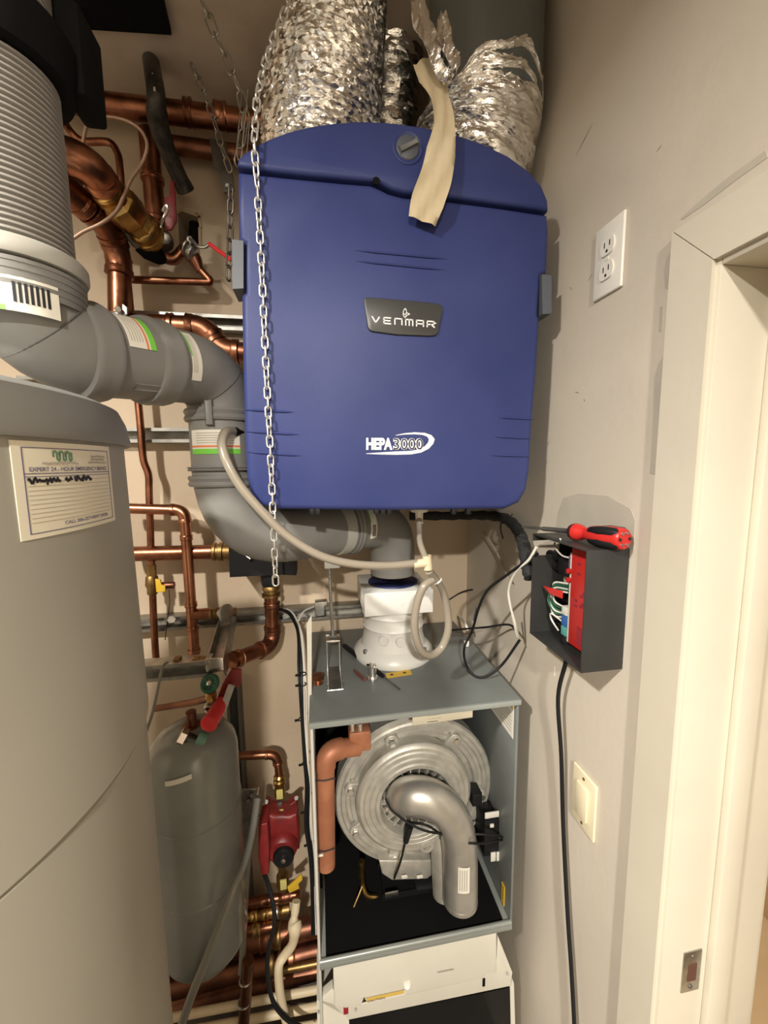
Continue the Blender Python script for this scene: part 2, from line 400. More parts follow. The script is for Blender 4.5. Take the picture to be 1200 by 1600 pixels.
# knob in the arched top
kc = F(637, 231, .0)
kb = obj('knob_recess', rev(B(), kc, kc+V((0, -.01, 0)), [(-.004, .0275), (.0012, .0275), (.002, .0255), (.0005, .022), (.0004, .0)], 32), blue_m, tp)
kn = obj('knob', rev(B(), kc, kc+V((0, -.02, 0)), [(0, .021), (.002, .020), (.003, .018), (.003, 0)], 32), slate, tp); kn['label'] = 'grey round quarter-turn knob'
d = (F(655, 222)-F(620, 240)).normalized()
obj('knob_grip', bar(B(), kc+V((0, -.005, 0))-d*.018, kc+V((0, -.005, 0))+d*.018, .008, .006, bev=.002), mat('knob_grip_grey', (.14, .14, .135), .5), tp)
obj('thumb_hole', cyl(B(), F(588, 283, -.002), F(588, 283, .0012), .0065, 16), blackm, tp)
# raised ribs
def rib(x0, y0, x1, y1, wd=.006):
    a, b = F(x0, y0), F(x1, y1); n = 14
    bm = B(); P = [a.lerp(b, i/n) for i in range(n+1)]
    tube(bm, P, [wd*.5*min(1, 5*min(i/n, 1-i/n)+.08) for i in range(n+1)], 8, flat=.8)
    obj('moulded_rib', bm, blue_m, dr)
for q in ((553, 391, 700, 405), (556, 408, 697, 422), (381, 640, 460, 644), (383, 674, 468, 679), (385, 706, 472, 712), (778, 652, 836, 655), (770, 682, 833, 685), (765, 711, 829, 713)): rib(*q)
# side latches
for q in ((363, 376, 381, 452), (845, 430, 860, 491)):
    P = [F(q[0], q[1]), F(q[2], q[1]+2), F(q[2], q[3]), F(q[0]+1, q[3]+1)]
    bm = B(); prism(bm, [p+V((0, -.004, 0)) for p in P], (0, .055, 0), .003); l_ = obj('side_latch', bm, slate, bx)
    l_['label'] = 'grey side latch'
# name plate
P = [(568, 470), (572, 466), (580, 466), (630, 470), (682, 475), (689, 478), (691, 484), (684, 520), (679, 525), (672, 526), (620, 524), (582, 519), (577, 517), (574, 512)]
bm = B(); prism(bm, [F(*p, .004) for p in P], (0, .0045, 0), .0015); npz = obj('name_plate', bm, mat('badge_black', (.035, .035, .034), .35), bx); npz['label'] = 'black name badge'
o0 = F(581, 505, .0046); ux = F(680, 513, .0046)-o0; uy = V((0, 0, 1))*.0100
def fb(u, v): return o0+ux*u+uy*v
L = [[[(0, 1), (.055, 0), (.11, 1)]],
     [[(.285, 1), (.18, 1), (.18, 0), (.285, 0)], [(.18, .5), (.275, .5)]],
     [[(.35, 0), (.35, 1), (.46, 1), (.46, 0)]],
     [[(.52, 0), (.52, 1), (.63, 1), (.63, 0)], [(.575, 1), (.575, 0)]],
     [[(.69, 0), (.69, 1), (.80, 1), (.80, 0)], [(.69, .42), (.80, .42)]],
     [[(.86, 0), (.86, 1), (.97, 1), (.97, .5), (.86, .42)], [(.92, .45), (.975, 0)]]]
bm = B()
for g in L: strokes(bm, g, fb, .0022)
strokes(bm, [[(.985, .75), (1.0, .75)]], fb, .0016)
obj('lettering', bm, whiteprint, npz, smooth=False)
b0 = F(632, 491, .0046)
def fbf(u, v): return b0+V((u, 0, v))*.001
bm = B(); strokes(bm, [[(0, -8), (-3.5, -3), (-3, 4), (.5, 9), (3, 4), (1.5, -4), (0, -8)], [(0, -8), (4, -3), (9, -1), (4, 1), (1, -3)], [(-2.5, -2), (1.5, -1)]], fbf, .0013)
obj('butterfly_emblem', bm, whiteprint, npz, smooth=False)
# HEPA3000 decal
o1 = F(572, 703, .0008); u1 = F(613, 703, .0008)-o1; v1 = F(572, 684, .0008)-o1
text_mesh('decal_lettering', 'HEPA', lambda u, v: o1+u1*u+v1*v+V((0, -.0004, 0)), whiteprint, dr, bold=.05)
bm = B()   # white swoosh: crescent
outer = [(572, 709), (592, 710), (618, 710.5), (642, 710), (658, 707), (670, 701), (677, 693), (679, 686), (674, 680), (664, 676.5), (648, 675.5), (632, 677), (618, 680)]
innr = [(572, 708.5), (594, 707), (618, 705.5), (642, 704.5), (655, 702), (664, 697), (669, 691), (670, 686), (667, 682), (660, 679.5), (647, 678.5), (632, 679), (618, 680.5)]
Q = [[bm.verts.new(F(*p, .0006)) for p in ln] for ln in (outer, innr)]
for i in range(len(outer)-1): bm.faces.new((Q[0][i], Q[0][i+1], Q[1][i+1], Q[1][i]))
obj('decal_swoosh', bm, whiteprint, dr, smooth=False)
o2 = F(614, 703, .0010); u2 = F(661, 703, .0010)-o2; v2 = F(614, 684.5, .0010)-o2
text_mesh('decal_number_outline', '3000', lambda u, v: o2+u2*u+v2*v, whiteprint, dr, bold=.055)
text_mesh('decal_number', '3000', lambda u, v: o2+u2*(.012+u*.976)+v2*(.03+v*.94)+V((0, -.0006, 0)), mat('decal_navy', (.012, .014, .05), .5), dr, bold=.0)
# bits under the lower edge
for x in (488, 497, 590, 600, 610, 712, 735): obj('bottom_clip', box(B(), F(x, 802)+V((-.005, .005, -.003)), F(x, 793)+V((.004, .02, 0)), .001), black, bx)
obj('drain_spigot', rev(B(), A(655, 797, .86), A(655, 797, .86)-V((0, 0, .1)), [(-.012, .02), (.0, .02), (.004, .018), (.005, .009), (.03, .008)], 20), white_pl, bx)
# ================================================================== STORAGE TANK (left foreground)
TC = V((-.49, .405)); TR = .29
def T(px, py):
    """pixel ray onto the jacket"""
    d = FW+RT*((px-600)/FPX)-UP*((py-800)/FPX); h = V((d.x, d.y)); L = h.length; h /= L
    b = h.dot(TC); s = b-math.sqrt(max(b*b-(TC.dot(TC)-TR*TR), 0)); return CAMP+d*(s/L)
tk = thing('storage_tank', 'large grey cylindrical water storage tank in the left foreground', 'water tank', (TC.x, TC.y, 0))
zs = sum(T(*p).z for p in ((60, 1345), (140, 1268)))/2; zl = T(100, 687).z; zt = T(80, 597).z
c0 = V((TC.x, TC.y, 0)); upz = V((0, 0, 1))
lowr = obj('lower_jacket', rev(B(), c0, c0+upz, [(.0, TR-.02), (.03, TR), (zs-.004, TR-.001), (zs-.001, TR-.004), (zs-.001, .05)], 128), tank_m, tk)
upj = obj('upper_jacket', rev(B(), c0, c0+upz, [(zs+.001, .05), (zs+.001, TR), (zs+.004, TR+.003), (zl+.01, TR)], 128), tank_m, tk)
lid = obj('lid', rev(B(), c0, c0+upz, [(zl+.004, TR-.01), (zl, TR), (zl, TR+.006), (zl+.004, TR+.0075), (zt-.02, TR+.004), (zt-.006, TR-.002), (zt, TR-.014), (zt+.008, TR-.08), (zt+.01, 0)], 128), lid_m, tk)
# service magnet sheet, wrapped on the jacket
def cylmap(p, off):
    a = math.atan2(p.y-TC.y, p.x-TC.x); return V((TC.x+(TR+off)*math.cos(a), TC.y+(TR+off)*math.sin(a), p.z))
cor = {k: T(*v) for k, v in dict(tl=(13, 689), tr=(167, 697), bl=(30, 849), br=(177, 811)).items()}
an = {k: math.atan2(v.y-TC.y, v.x-TC.x) for k, v in cor.items()}
aL = (an['tl']+an['bl'])/2; aR = (an['tr']+an['br'])/2; zT = min((cor['tl'].z+cor['tr'].z)/2, zl-.001); zBt = (cor['bl'].z+cor['br'].z)/2
def S(u, v, off=.0015):
    a = aL+(aR-aL)*u; return V((TC.x+(TR+off)*math.cos(a), TC.y+(TR+off)*math.sin(a), zBt+(zT-zBt)*v))
ms = thing('service_record_magnet', 'cream service record magnet stuck on the grey tank', 'label sheet', S(.5, 0, .0005))
def sheet(bm, u0, v0, u1, v1, off, th, n=16):
    f = [[bm.verts.new(S(u0+(u1-u0)*i/n, v, off)) for i in range(n+1)] for v in (v0, v1)]
    k = [[bm.verts.new(S(u0+(u1-u0)*i/n, v, off-th)) for i in range(n+1)] for v in (v0, v1)]
    for i in range(n):
        bm.faces.new((f[0][i], f[0][i+1], f[1][i+1], f[1][i])); bm.faces.new((k[0][i], k[1][i], k[1][i+1], k[0][i+1]))
        for a, b in ((f[0], k[0]), (f[1], k[1])): bm.faces.new((a[i], b[i], b[i+1], a[i+1]))
    for i in (0, n): bm.faces.new((f[0][i], f[1][i], k[1][i], k[0][i]))
    return bm
obj('sheet', sheet(B(), 0, 0, 1, 1, .0016, .0012), sheet_m, ms)
def pline(bm, u0, u1, v, h=.006): return sheet(bm, u0, v, u1, v+h, .0019, .0002)
bm = B(); pline(bm, .06, .95, .93, .008); pline(bm, .06, .95, .05, .008); pline(bm, .06, .95, .665, .008); pline(bm, .06, .95, .635, .006)
sheet(bm, .06, .05, .066, .93, .0019, .0002, 1); sheet(bm, .945, .05, .951, .93, .0019, .0002, 1)
obj('printed_border', bm, inkblue, ms)
bm = B()
for k in range(10): pline(bm, .08, .93, .585-k*.047, .004)
obj('printed_lines', bm, inkgrey, ms)
def tm(nm, s, u0, u1, v0, v1, m_, **k): text_mesh(nm, s, lambda u, v: S(u0+(u1-u0)*u, v0+(v1-v0)*v, .0021), m_, ms, **k)
tm('heading_lettering', 'EXPERT 24 - HOUR EMERGENCY SERVICE', .10, .90, .69, .735, inkblue, bold=.012)
tm('phone_lettering', 'CALL 206-257-HEAT (4328)', .33, .85, .085, .135, inkblue, bold=.012)
bm = B()
def Sn(u, v): return S(u, v, .0021)
nrm = (S(.5, .5, .01)-S(.5, .5, 0)).normalized()
strokes(bm, [[(.31+i*.055-.02, .85+.0), (.31+i*.055-.02, .89), (.31+i*.055-.005, .905), (.31+i*.055+.012, .89), (.31+i*.055+.012, .82), (.31+i*.055+.022, .805), (.31+i*.055+.035, .82), (.31+i*.055+.035, .89)] for i in range(3)], Sn, .0018, -nrm)
obj('squiggle_emblem', bm, inkgreen, ms, smooth=False)
random.seed(3); bm = B()
for v, u0, u1 in ((.775, .2, .52), (.86, .68, .88), (.825, .68, .86), (.785, .64, .9)):
    u = u0
    while u < u1: strokes(bm, [[(u, v+random.uniform(-.008, .008)), (u+.012, v+random.uniform(-.008, .01))]], Sn, .0012, -nrm); u += .016
obj('small_print', bm, inkgrey, ms, smooth=False)
bm = B(); u = .085; seq = []
while u < .66:
    if .33 < u < .37 or .44 < u < .46: strokes(bm, [seq], Sn, .0022, -nrm) if len(seq) > 1 else None; seq = []
    else: seq.append((u, .595+random.uniform(-.022, .03)))
    u += .010
strokes(bm, [seq], Sn, .0022, -nrm); strokes(bm, [[(.49, .63), (.485, .575)], [(.565, .635), (.55, .57)], [(.225, .60), (.22, .555)]], Sn, .002, -nrm)
obj('handwriting', bm, ink, ms, smooth=False)

# ================================================================== GREY FLUE
fl = thing('flue_pipe', 'grey plastic flue pipe winding from the boiler past the blue cabinet to the upper left', 'flue pipe', A(612, 960, 1.08))
R1 = .062
e1 = A(38, 535, .60)                     # upper-left elbow corner
e2 = A(343, 583, .86)                    # elbow at the cabinet's left side
dn = V((e2.x, e2.y, A(352, 846, .87).z))
fx = A(613, 835, 1.08); e4 = V((fx.x, fx.y, dn.z)); e3 = V((dn.x, dn.y, dn.z))
up1 = V((e1.x, e1.y, A(38, 440, .60).z))
def mitre(a, c, b, r, er, name='elbow', bulge=1.0):
    a_, b_ = c+(a-c).normalized()*er, c+(b-c).normalized()*er
    return obj(name, tube(B(), arc(a_, c, b_, 10), r*bulge, 40), pp, fl)
def length(a, b, r, name='pipe'): return obj(name, tube(B(), [a, b], r, 40), pp, fl)
dirs = lambda a, b: (b-a).normalized()
er1 = .085
mitre(up1, e1, e2, R1, er1)
mitre(e1, e2, e3, R1, er1); mitre(e2, e3, e4, R1, .15); mitre(e3, e4, e4-upz, R1, .085)
length(e1+dirs(e1, e2)*er1*.95, e2+dirs(e2, e1)*er1*.95, R1)
length(e2+dirs(e2, e3)*er1*.95, e3+dirs(e3, e2)*.14, R1)
length(e3+dirs(e3, e4)*.14, e4+dirs(e4, e3)*.08, R1)
def ring(c, d, r, L, m_=pp, name='socket_ring', gap=True):
    d = d.normalized(); a = c-d*L/2
    o = obj(name, rev(B(), a, a+d, [(0, r), (0, r+.006), (L*.2, r+.008), (L*.5, r+.005), (L*.8, r+.008), (L, r+.006), (L, r)], 40), m_, fl)
    return o
dA = dirs(e1, e2); lenA = (e2-e1).length
for f_, L_ in ((.22, .035), (.54, .04)): ring(e1+dA*lenA*f_, dA, R1, L_)
vd = dirs(e2, e3); 
ring(e2+vd*.085, vd, R1, .022); ring(e2+vd*.188, vd, R1, .008); ring(e2+vd*.212, vd, R1, .02)
hd = dirs(e3, e4); hl = (e4-e3).length
pst = A(519, 840, 1.02); tt = (pst-e3).dot(hd)
st = obj('strap_band', rev(B(), e3+hd*(tt-.014), e3+hd*(tt+.014), [(0, R1), (0, R1+.004), (.028, R1+.004), (.028, R1)], 40), pp_lt, fl); st['label'] = 'pale grey strap band'
ring(e3+hd*(tt+.03), hd, R1, .02)
# little locking tabs
def tabs(c, d, r, side):
    d = d.normalized(); s = side.normalized(); obj('locking_tab', obox(B(), c+s*(r+.006), d*.022, d.cross(s)*.0065, s*.004, .0015), pp, fl)
tabs(e1+dA*lenA*.22, dA, R1, V((0, -1, .1))); tabs(e2+vd*.085, vd, R1, V((-.1, -1, 0))); tabs(e1+dA*lenA*.54, dA, R1, V((.2, -.7, -.7)))
# spigot going down
zsp = A(612, 888, 1.08).z
obj('spigot', rev(B(), e4-upz*.08, e4-upz*2, [(0, R1), (.03, R1), (.03, R1-.001), (e4.z-.08-A(612, 905, 1.02).z, R1-.001)], 40), pp, fl)
# mitre seams of the elbows: slim raised dark grey beads
for a, c, b in ((up1, e1, e2), (e1, e2, e3)):
    n = (dirs(a, c)+dirs(c, b)).normalized(); p = c+(dirs(c, a)+dirs(c, b))*er1*.26
    ringp = B(); ringd(ringp, p, n, R1*1.0, .0014, 48, 6); obj('seam_bead', ringp, mat('seam_dark_grey', (.10, .098, .09), .6), fl)
# upper socket, bellows-like ends and ribbed flex
def rv(nm, z0, prof, m_): return obj(nm, rev(B(), V((e1.x, e1.y, z0)), V((e1.x, e1.y, z0+1)), prof, 48), m_, fl)
zc1 = A(30, 450, .60-.06).z; zc2 = A(30, 395, .60-.06).z; zc3 = A(30, 365, .54).z
rv('socket', e1.z+.075, [(0, R1), (.0, R1+.008), (zc1-e1.z-.075-.004, R1+.008), (zc1-e1.z-.075, R1)], pp)
rv('ribbed_collar', zc1, [(0, R1+.002)]+[q for k in range(4) for q in ((.004+k*(zc2-zc1-.004)/4, R1+.009), (.004+(k+.55)*(zc2-zc1-.004)/4, R1+.009), (.004+(k+.7)*(zc2-zc1-.004)/4, R1+.001))], pp)
c_ = rv('clamp_ring', zc2, [(0, R1), (0, R1+.011), (.004, R1+.013), (zc3-zc2-.004, R1+.013), (zc3-zc2, R1+.010), (zc3-zc2, .04)], pp_lt); c_['label'] = 'pale grey clamp ring'
RF = .057; pr = []; z = 0; zt2 = 2.60-zc3
while z < zt2:
    pr += [(z, RF), (z+.0014, RF+.005), (z+.0036, RF+.005), (z+.005, RF)]; z += .0068
fx_ = rv('ribbed_flex', zc3, pr, ppflex); fx_['label'] = 'ribbed light grey flexible vent'
# printed stickers wrapped on the pipe
def wrap(c, d, r, a0, a1, t0, t1, m_, nm, par, ref=V((0, -1, 0)), n=10):
    d = d.normalized(); u = (ref-d*ref.dot(d)).normalized(); v = d.cross(u); bm = B(); f = []
    for i in range(n+1):
        a = math.radians(a0+(a1-a0)*i/n); e = u*math.cos(a)+v*math.sin(a)
        f.append([bm.verts.new(c+d*t+e*r) for t in (t0, t1)])
    for p, q in zip(f, f[1:]): bm.faces.new((p[0], q[0], q[1], p[1]))
    return obj(nm, bm, m_, par)
def sticker(c, d, a0, a1, t0, t1, r=R1, stripe='g', swap=False, bars=True):
    s = wrap(c, d, r+.0008, a0, a1, t0, t1, label_m, 'sticker', fl); w_ = a1-a0; h_ = t1-t0
    def sub(u0, u1, v0, v1, m_, nm):
        if swap: wrap(c, d, r+.0012, a0+w_*v0, a0+w_*v1, t0+h_*u0, t0+h_*u1, m_, nm, s)
        else: wrap(c, d, r+.0012, a0+w_*u0, a0+w_*u1, t0+h_*v0, t0+h_*v1, m_, nm, s)
    if stripe == 'g': sub(.0, .55, .0, .14, greenlab, 'green_stripe')
    if stripe == 'og': sub(0, 1, .78, 1, greenlab, 'green_stripe'); sub(0, 1, .64, .72, orange_l, 'orange_stripe')
    if stripe == 'og2': sub(0, 1, .0, .3, greenlab, 'green_stripe'); sub(0, 1, .32, .40, orange_l, 'orange_stripe')
    if bars:
        for k in range(7): sub(.62+k*.045, .62+k*.045+.026, .25, .8, ink, 'barcode_bar')
    else:
        for k in range(5): sub(.1, .85, .12+k*.1, .15+k*.1, inkgrey, 'print_line')
su = V((e1.x, e1.y, 0)); zst = A(30, 470, .54).z
sticker(V((e1.x, e1.y, zst)), upz, -30, 62, -.012, .028, R1+.008, 'g')
p_ = e1+dA*lenA*.35; sticker(p_, dA, -52, 2, -.014, .028, R1, 'og', bars=False)
p_ = e1+dA*lenA*.66; sticker(p_, dA, -45, 35, -.008, .012, R1, 'g', bars=False)
sticker(e2+vd*.115, vd, -40, 50, 0, .045, R1, 'og', bars=False)
p_ = e3+hd*(tt+.055); sticker(p_, hd, -60, 25, 0, .02, R1, 'g')
# ================================================================== flue adapter on the boiler
ZT = 1.222
ad = thing('flue_adapter', 'white plastic flue adapter standing on the boiler top', 'flue adapter', (fx.x, fx.y, ZT))
cA = V((fx.x, fx.y, ZT))
zq0, zq1 = A(625, 958, 1.0).z, A(625, 922, 1.0).z
obj('base_flange', rev(B(), cA, cA+upz, [(0, .112), (.006, .114), (.016, .112), (.03, .098), (.036, .092), (.036, .05)], 56), adapt_m, ad)
obj('neck', rev(B(), cA+upz*.03, cA+upz, [(0, .094), (.03, .085), (.055, .084), (.06, .087), (.064, .084), (.09, .084), (.095, .088), (.10, .086), (zq0-ZT-.03, .088)], 56), adapt_m, ad)
sq = .092
obj('square_collar', box(B(), (fx.x-sq, fx.y-sq, zq0), (fx.x+sq, fx.y+sq, zq1), .003), adapt_m, ad)
obj('seal_ring', rev(B(), V((fx.x, fx.y, zq1)), V((fx.x, fx.y, 2)), [(0, R1+.008), (.004, R1+.007), (.006, R1)], 40), blue_dk, ad)
for px in (602, 626):
    a = A(px, 1000, .99); dcen = V((a.x-fx.x, a.y-fx.y, 0)); dcen = V((dcen.x, -math.sqrt(max(.084**2-dcen.x**2, 0)), 0)); c = V((fx.x, fx.y, A(px, 1001, 1.0).z))+dcen
    nn = dcen.normalized(); obj('test_port_cap', rev(B(), c-nn*.004, c+nn, [(0, .0135), (.012, .0135), (.014, .012), (.014, 0)], 20), adapt_m, ad)
for ang in (-150, -42): 
    c = cA+V((.1*math.cos(math.radians(ang)), .1*math.sin(math.radians(ang)), .03)); obj('flange_screw', cyl(B(), c-upz*.004, c+upz*.006, .006, 12, .001), steel, ad)
s1 = A(600, 945, fx.y-sq); obj('collar_screw', cyl(B(), A(627, 943, fx.y-sq+.001), A(627, 943, fx.y-sq+.001)+V((0, -.003, 0)), .003, 12), adapt_m, ad)
# ================================================================== BOILER
BX0, BX1, BY0, BY1 = -.031, .444, .80, 1.262
BZ0, BZS = .36, .632          # bottom, sill of the open compartment
bo = thing('boiler', 'grey wall boiler with its front cover off showing a silver fan', 'boiler', ((BX0+BX1)/2, BY1, BZ0))
tz = ZT
obj('side_panel', box(B(), (BX0, BY0, BZ0), (BX0+.006, BY1, tz-.012), .001), mat('boiler_edge_white', (.55, .54, .50), .4), bo)
obj('side_panel', box(B(), (BX1-.006, BY0, BZS-.01), (BX1, BY1, tz-.012), .001), boiler_m, bo)
obj('top_panel', box(B(), (BX0-.002, BY0-.004, tz-.012), (BX1+.003, BY1, tz), .0025), boiler_m, bo)
obj('top_front_lip', box(B(), (BX0-.002, BY0-.005, tz-.015), (BX1+.003, BY0+.001, tz-.003), .001), mat('boiler_lip', (.26, .28, .265), .35), bo)
obj('back_panel', box(B(), (BX0+.006, BY1-.006, BZ0), (BX1-.006, BY1, tz-.012)), blackm, bo)
obj('inner_lining', box(B(), (BX0+.0065, BY0+.16, BZS), (BX0+.012, BY1-.01, tz-.014)), blackm, bo)
tray = obj('drip_tray', box(B(), (BX0+.018, BY0+.014, BZS-.012), (BX1-.018, BY1-.01, BZS-.004)), blackm, bo); tray['label'] = 'black tray floor'
rim = mat('boiler_rim', (.30, .32, .30), .3, .3)
obj('tray_rim', tube(B(), [(BX0+.004, BY0, BZS-.002), (BX1-.004, BY0, BZS-.002)], .006, 12), rim, bo)
obj('tray_rim', box(B(), (BX0+.003, BY0-.003, BZS-.022), (BX1-.001, BY0+.003, BZS-.007), .002), rim, bo)
obj('tray_rim', box(B(), (BX0+.006, BY0, BZS-.012), (BX0+.018, BY1-.2, BZS-.001), .002), rim, bo)
obj('tray_rim', box(B(), (BX1-.02, BY0, BZS-.012), (BX1-.006, BY1-.2, BZS-.001), .002), rim, bo)
obj('side_strip', box(B(), (BX1-.0085, BY0+.03, BZS+.005), (BX1-.0062, BY0+.045, BZS+.06)), yellow, bo)
obj('data_label', box(B(), (BX1-.0072, BY0+.012, tz-.11), (BX1-.0062, BY0+.13, tz-.02)), label_m, bo)
obj('warning_corner', box(B(), (BX1-.0078, BY0+.015, tz-.036), (BX1-.0072, BY0+.03, tz-.022)), yellow, bo)
for k in range(6): obj('data_print', box(B(), (BX1-.0077, BY0+.02, tz-.05-k*.009), (BX1-.0072, BY0+.12, tz-.053-k*.009)), inkgrey, bo)
lb = A(688, 1121, .86)
obj('hanging_tag', obox(B(), A(692, 1120, .803), (A(739, 1113, .803)-A(645, 1126, .803))/2, V((0, .0006, 0)), V((0, 0, .011)), .0004), mat('cream_tag', (.55, .50, .38), .6), bo)
for k, (a_, b_) in enumerate(((668, 676), (668, 680), (668, 674))): obj('tag_print', box(B(), A(a_, 1118+k*5, .8015)-V((0, 0, .0012)), A(b_+10, 1117+k*5, .8015)+V((0, .0005, .0012))), ink, bo)
# heat-exchanger door: big cast disc
hc = A(648, 1232, .94)
dY = V((0, -1, 0))
def lat(nm, c, prof, m_, seg=72, par=bo, k=1.): return obj(nm, rev(B(), c, c+dY, [(t, r*k) for t, r in prof], seg), m_, par, auto=30)
big = lat('burner_door', hc, [(-.05, .188), (0, .190), (.006, .192), (.012, .188), (.012, .180), (.016, .176), (.016, .168), (.010, .165), (.010, .158), (.015, .155), (.015, .146), (.008, .142), (.008, .13), (.02, .12), (.02, .0)], alu, k=1.1)
for ang in (112, 55, 165, 205, 250, -8):
    a = math.radians(ang); dd = V((math.cos(a), 0, math.sin(a))); c = hc+dd*.178+V((0, -.012, 0))
    bm = B(); P = []
    s = dd.cross(dY)
    for k in range(13):
        t = math.pi*k/12; P.append(c+dd*.014*math.sin(t)+s*.017*math.cos(t))
    P += [c-dd*.04-s*.022, c-dd*.04+s*.022]
    prism(bm, P, (0, -.016, 0), .002); lug = obj('mounting_lug', bm, alu, bo)
    rev_c = c+V((0, -.016, 0)); obj('bolt', hexnut(B(), rev_c, rev_c+dY*.008, .0085), steel_br, lug)
# fan scroll
sc_ = A(646, 1240, .895)
scr = lat('fan_scroll', sc_, [(-.04, .138), (-.002, .144), (.004, .147), (.012, .147), (.018, .143), (.021, .138), (.0205, .130), (.0235, .127), (.0235, .117), (.0225, .116), (.026, .113), (.026, .103), (.025, .102), (.0285, .099), (.0285, .091), (.0245, .088), (.008, .084), (.006, 0)], alu)
obj('impeller_recess', rev(B(), sc_+dY*.0065, sc_+dY, [(0, .083), (.0015, .083), (.0015, 0)], 48), mat('impeller_dark', (.10, .095, .085), .5, .5), scr)
hubc = sc_+dY*.008
for k in range(22):
    a = 2*math.pi*k/22; dd = V((math.cos(a), 0, math.sin(a))); obj('impeller_fin', bar(B(), hubc+dd*.056+dY*.005, hubc+dd*.083+dY*.005, .003, .010), alu, scr)
for a in (100, 150, 190, 40):
    a = math.radians(a); dd = V((math.cos(a), 0, math.sin(a))); c = hubc+dd*.072; obj('bolt', cyl(B(), c, c+dY*.016, .006, 12, .001), steel_br, scr)
# outlet volute from scroll down
# intake elbow: fat smooth casting
path = smooth_path([A(628, 1246, .905), A(627, 1246, .865), A(640, 1243, .838), A(668, 1246, .826), A(695, 1262, .822), A(712, 1290, .822), A(718, 1325, .822), A(719, 1365, .822), A(719, 1403, .822)], 6)
n = len(path); rr = [.036+.006*math.sin(min(1, i/(n*.35))*math.pi/2) for i in range(n)]
el = obj('intake_elbow', tube(B(), path, rr, 32), alu_s, bo); el['label'] = 'smooth silver intake elbow'
s_ = A(630, 1246, .89); obj('elbow_flange', rev(B(), s_, s_+dY, [(-.02, .05), (.004, .05), (.006, .047), (.006, .03)], 40), alu, bo)
endp, endd = path[-1], (path[-1]-path[-3]).normalized()
obj('elbow_end_cap', rev(B(), endp, endp+endd, [(-.006, .0425), (.004, .0425), (.0045, .041), (.0045, 0)], 32), alu_s, bo)
obj('elbow_seam', tube(B(), [p+V((-.030, -.026, -.010 if i < 26 else 0)) for i, p in enumerate(path) if i > 22], .0018, 6), alu, bo)
wrap(V((path[-1].x, path[-1].y, 0)), upz, .0435, -28, 8, A(708, 1392, .79).z, A(708, 1352, .79).z, label_m, 'barcode_label', bo)
for k in range(4): wrap(V((path[-1].x, path[-1].y, 0)), upz, .0438, -24+k*7, -21+k*7, A(708, 1388, .79).z, A(708, 1356, .79).z, inkgrey, 'barcode_bar', bo)
# outlet casting behind the elbow
obj('outlet_casting', tube(B(), smooth_path([A(690, 1300, .89), A(692, 1340, .875), A(694, 1395, .87)]), [.03]*13, 20), alu, bo)
bz = A(665, 1316, .885); rg = obj('threaded_boss', rev(B(), bz, bz+dY, [(0, .017), (.014, .017), (.015, .014), (.014, .009), (.002, .008), (.002, 0)], 20), alu, bo)
obj('lower_casting', prism(B(), [A(x, y, .90) for x, y in ((592, 1345), (675, 1345), (682, 1362), (668, 1374), (612, 1376), (597, 1366))], (0, .06, 0), .004), alu, bo)
obj('gas_valve', box(B(), A(600, 1400, .90), A(665, 1374, .93)+V((0, .05, 0)), .004), black, bo)
obj('gas_valve', box(B(), A(650, 1397, .89), A(695, 1362, .92)+V((0, .05, 0)), .006), black, bo)
obj('valve_bracket', box(B(), A(602, 1404, .888), A(622, 1390, .892), .001), steel, bo)
for q in ((628, 1370), (652, 1370), (676, 1374)): obj('connector', box(B(), A(q[0], q[1]+3, .885), A(q[0]+8, q[1]-3, .892), .001), label_m, bo)
# copper feed at the left side
cp = [A(562, 1160, .885), A(533, 1163, .875), A(506, 1185, .87), A(506, 1325, .87)]
pipe_run(bo, [A(560, 1166, .90), A(508, 1172, .87), A(510, 1352, .87)], .0215, copper_mt, copper_mt, er=.05, sock=False)
obj('copper_block', box(B(), A(546, 1178, .885), A(578, 1134, .905)+V((0, .02, 0)), .006), copper_mt, bo)
obj('sensor_clip', tube(B(), [A(508, 1218, .848)+V((-.024, 0, 0)), A(508, 1220, .842), A(508, 1218, .848)+V((.024, 0, 0))], .0015, 6), ink, bo)
obj('sensor_clip', tube(B(), [A(508, 1328, .848)+V((-.024, 0, 0)), A(508, 1331, .842), A(508, 1328, .848)+V((.024, 0, 0))], .0015, 6), ink, bo)
for x in (550, 562): obj('brass_union', cyl(B(), A(x, 1142, .88), A(x, 1130, .88), .006, 12, .001), steel_br, bo)
obj('clip_tag', box(B(), A(496, 1340, .846), A(505, 1333, .85), .001), label_m, bo)
# ignition lead, sensor tube and small wiring
obj('ignition_boot', tube(B(), [A(640, 1290, .85), A(634, 1315, .85)], [.010, .007], 10), black, bo)
obj('ignition_lead', tube(B(), smooth_path([A(634, 1312, .85), A(626, 1345, .86), A(616, 1372, .88)]), .0028, 8), black, bo)
obj('sensor_cable', tube(B(), smooth_path([A(602, 1247, .85), A(612, 1265, .83), A(640, 1287, .80), A(672, 1300, .785), A(710, 1303, .8115), A(765, 1304, .80), A(785, 1308, .84)]), .0026, 8), black, bo)
obj('sensor_cable', tube(B(), smooth_path([A(636, 1284, .82), A(668, 1290, .79), A(700, 1310, .8115), A(745, 1318, .78), A(785, 1312, .84)]), .0026, 8), black, bo)
obj('drain_elbow', tube(B(), smooth_path([A(565, 1345, .93), A(566, 1375, .93), A(572, 1398, .92), A(590, 1402, .92)]), .008, 10), brass, bo)
obj('drain_lead', tube(B(), smooth_path([A(566, 1385, .92), A(560, 1400, .91), A(553, 1417, .90)]), .0028, 8), brass_dk, bo)
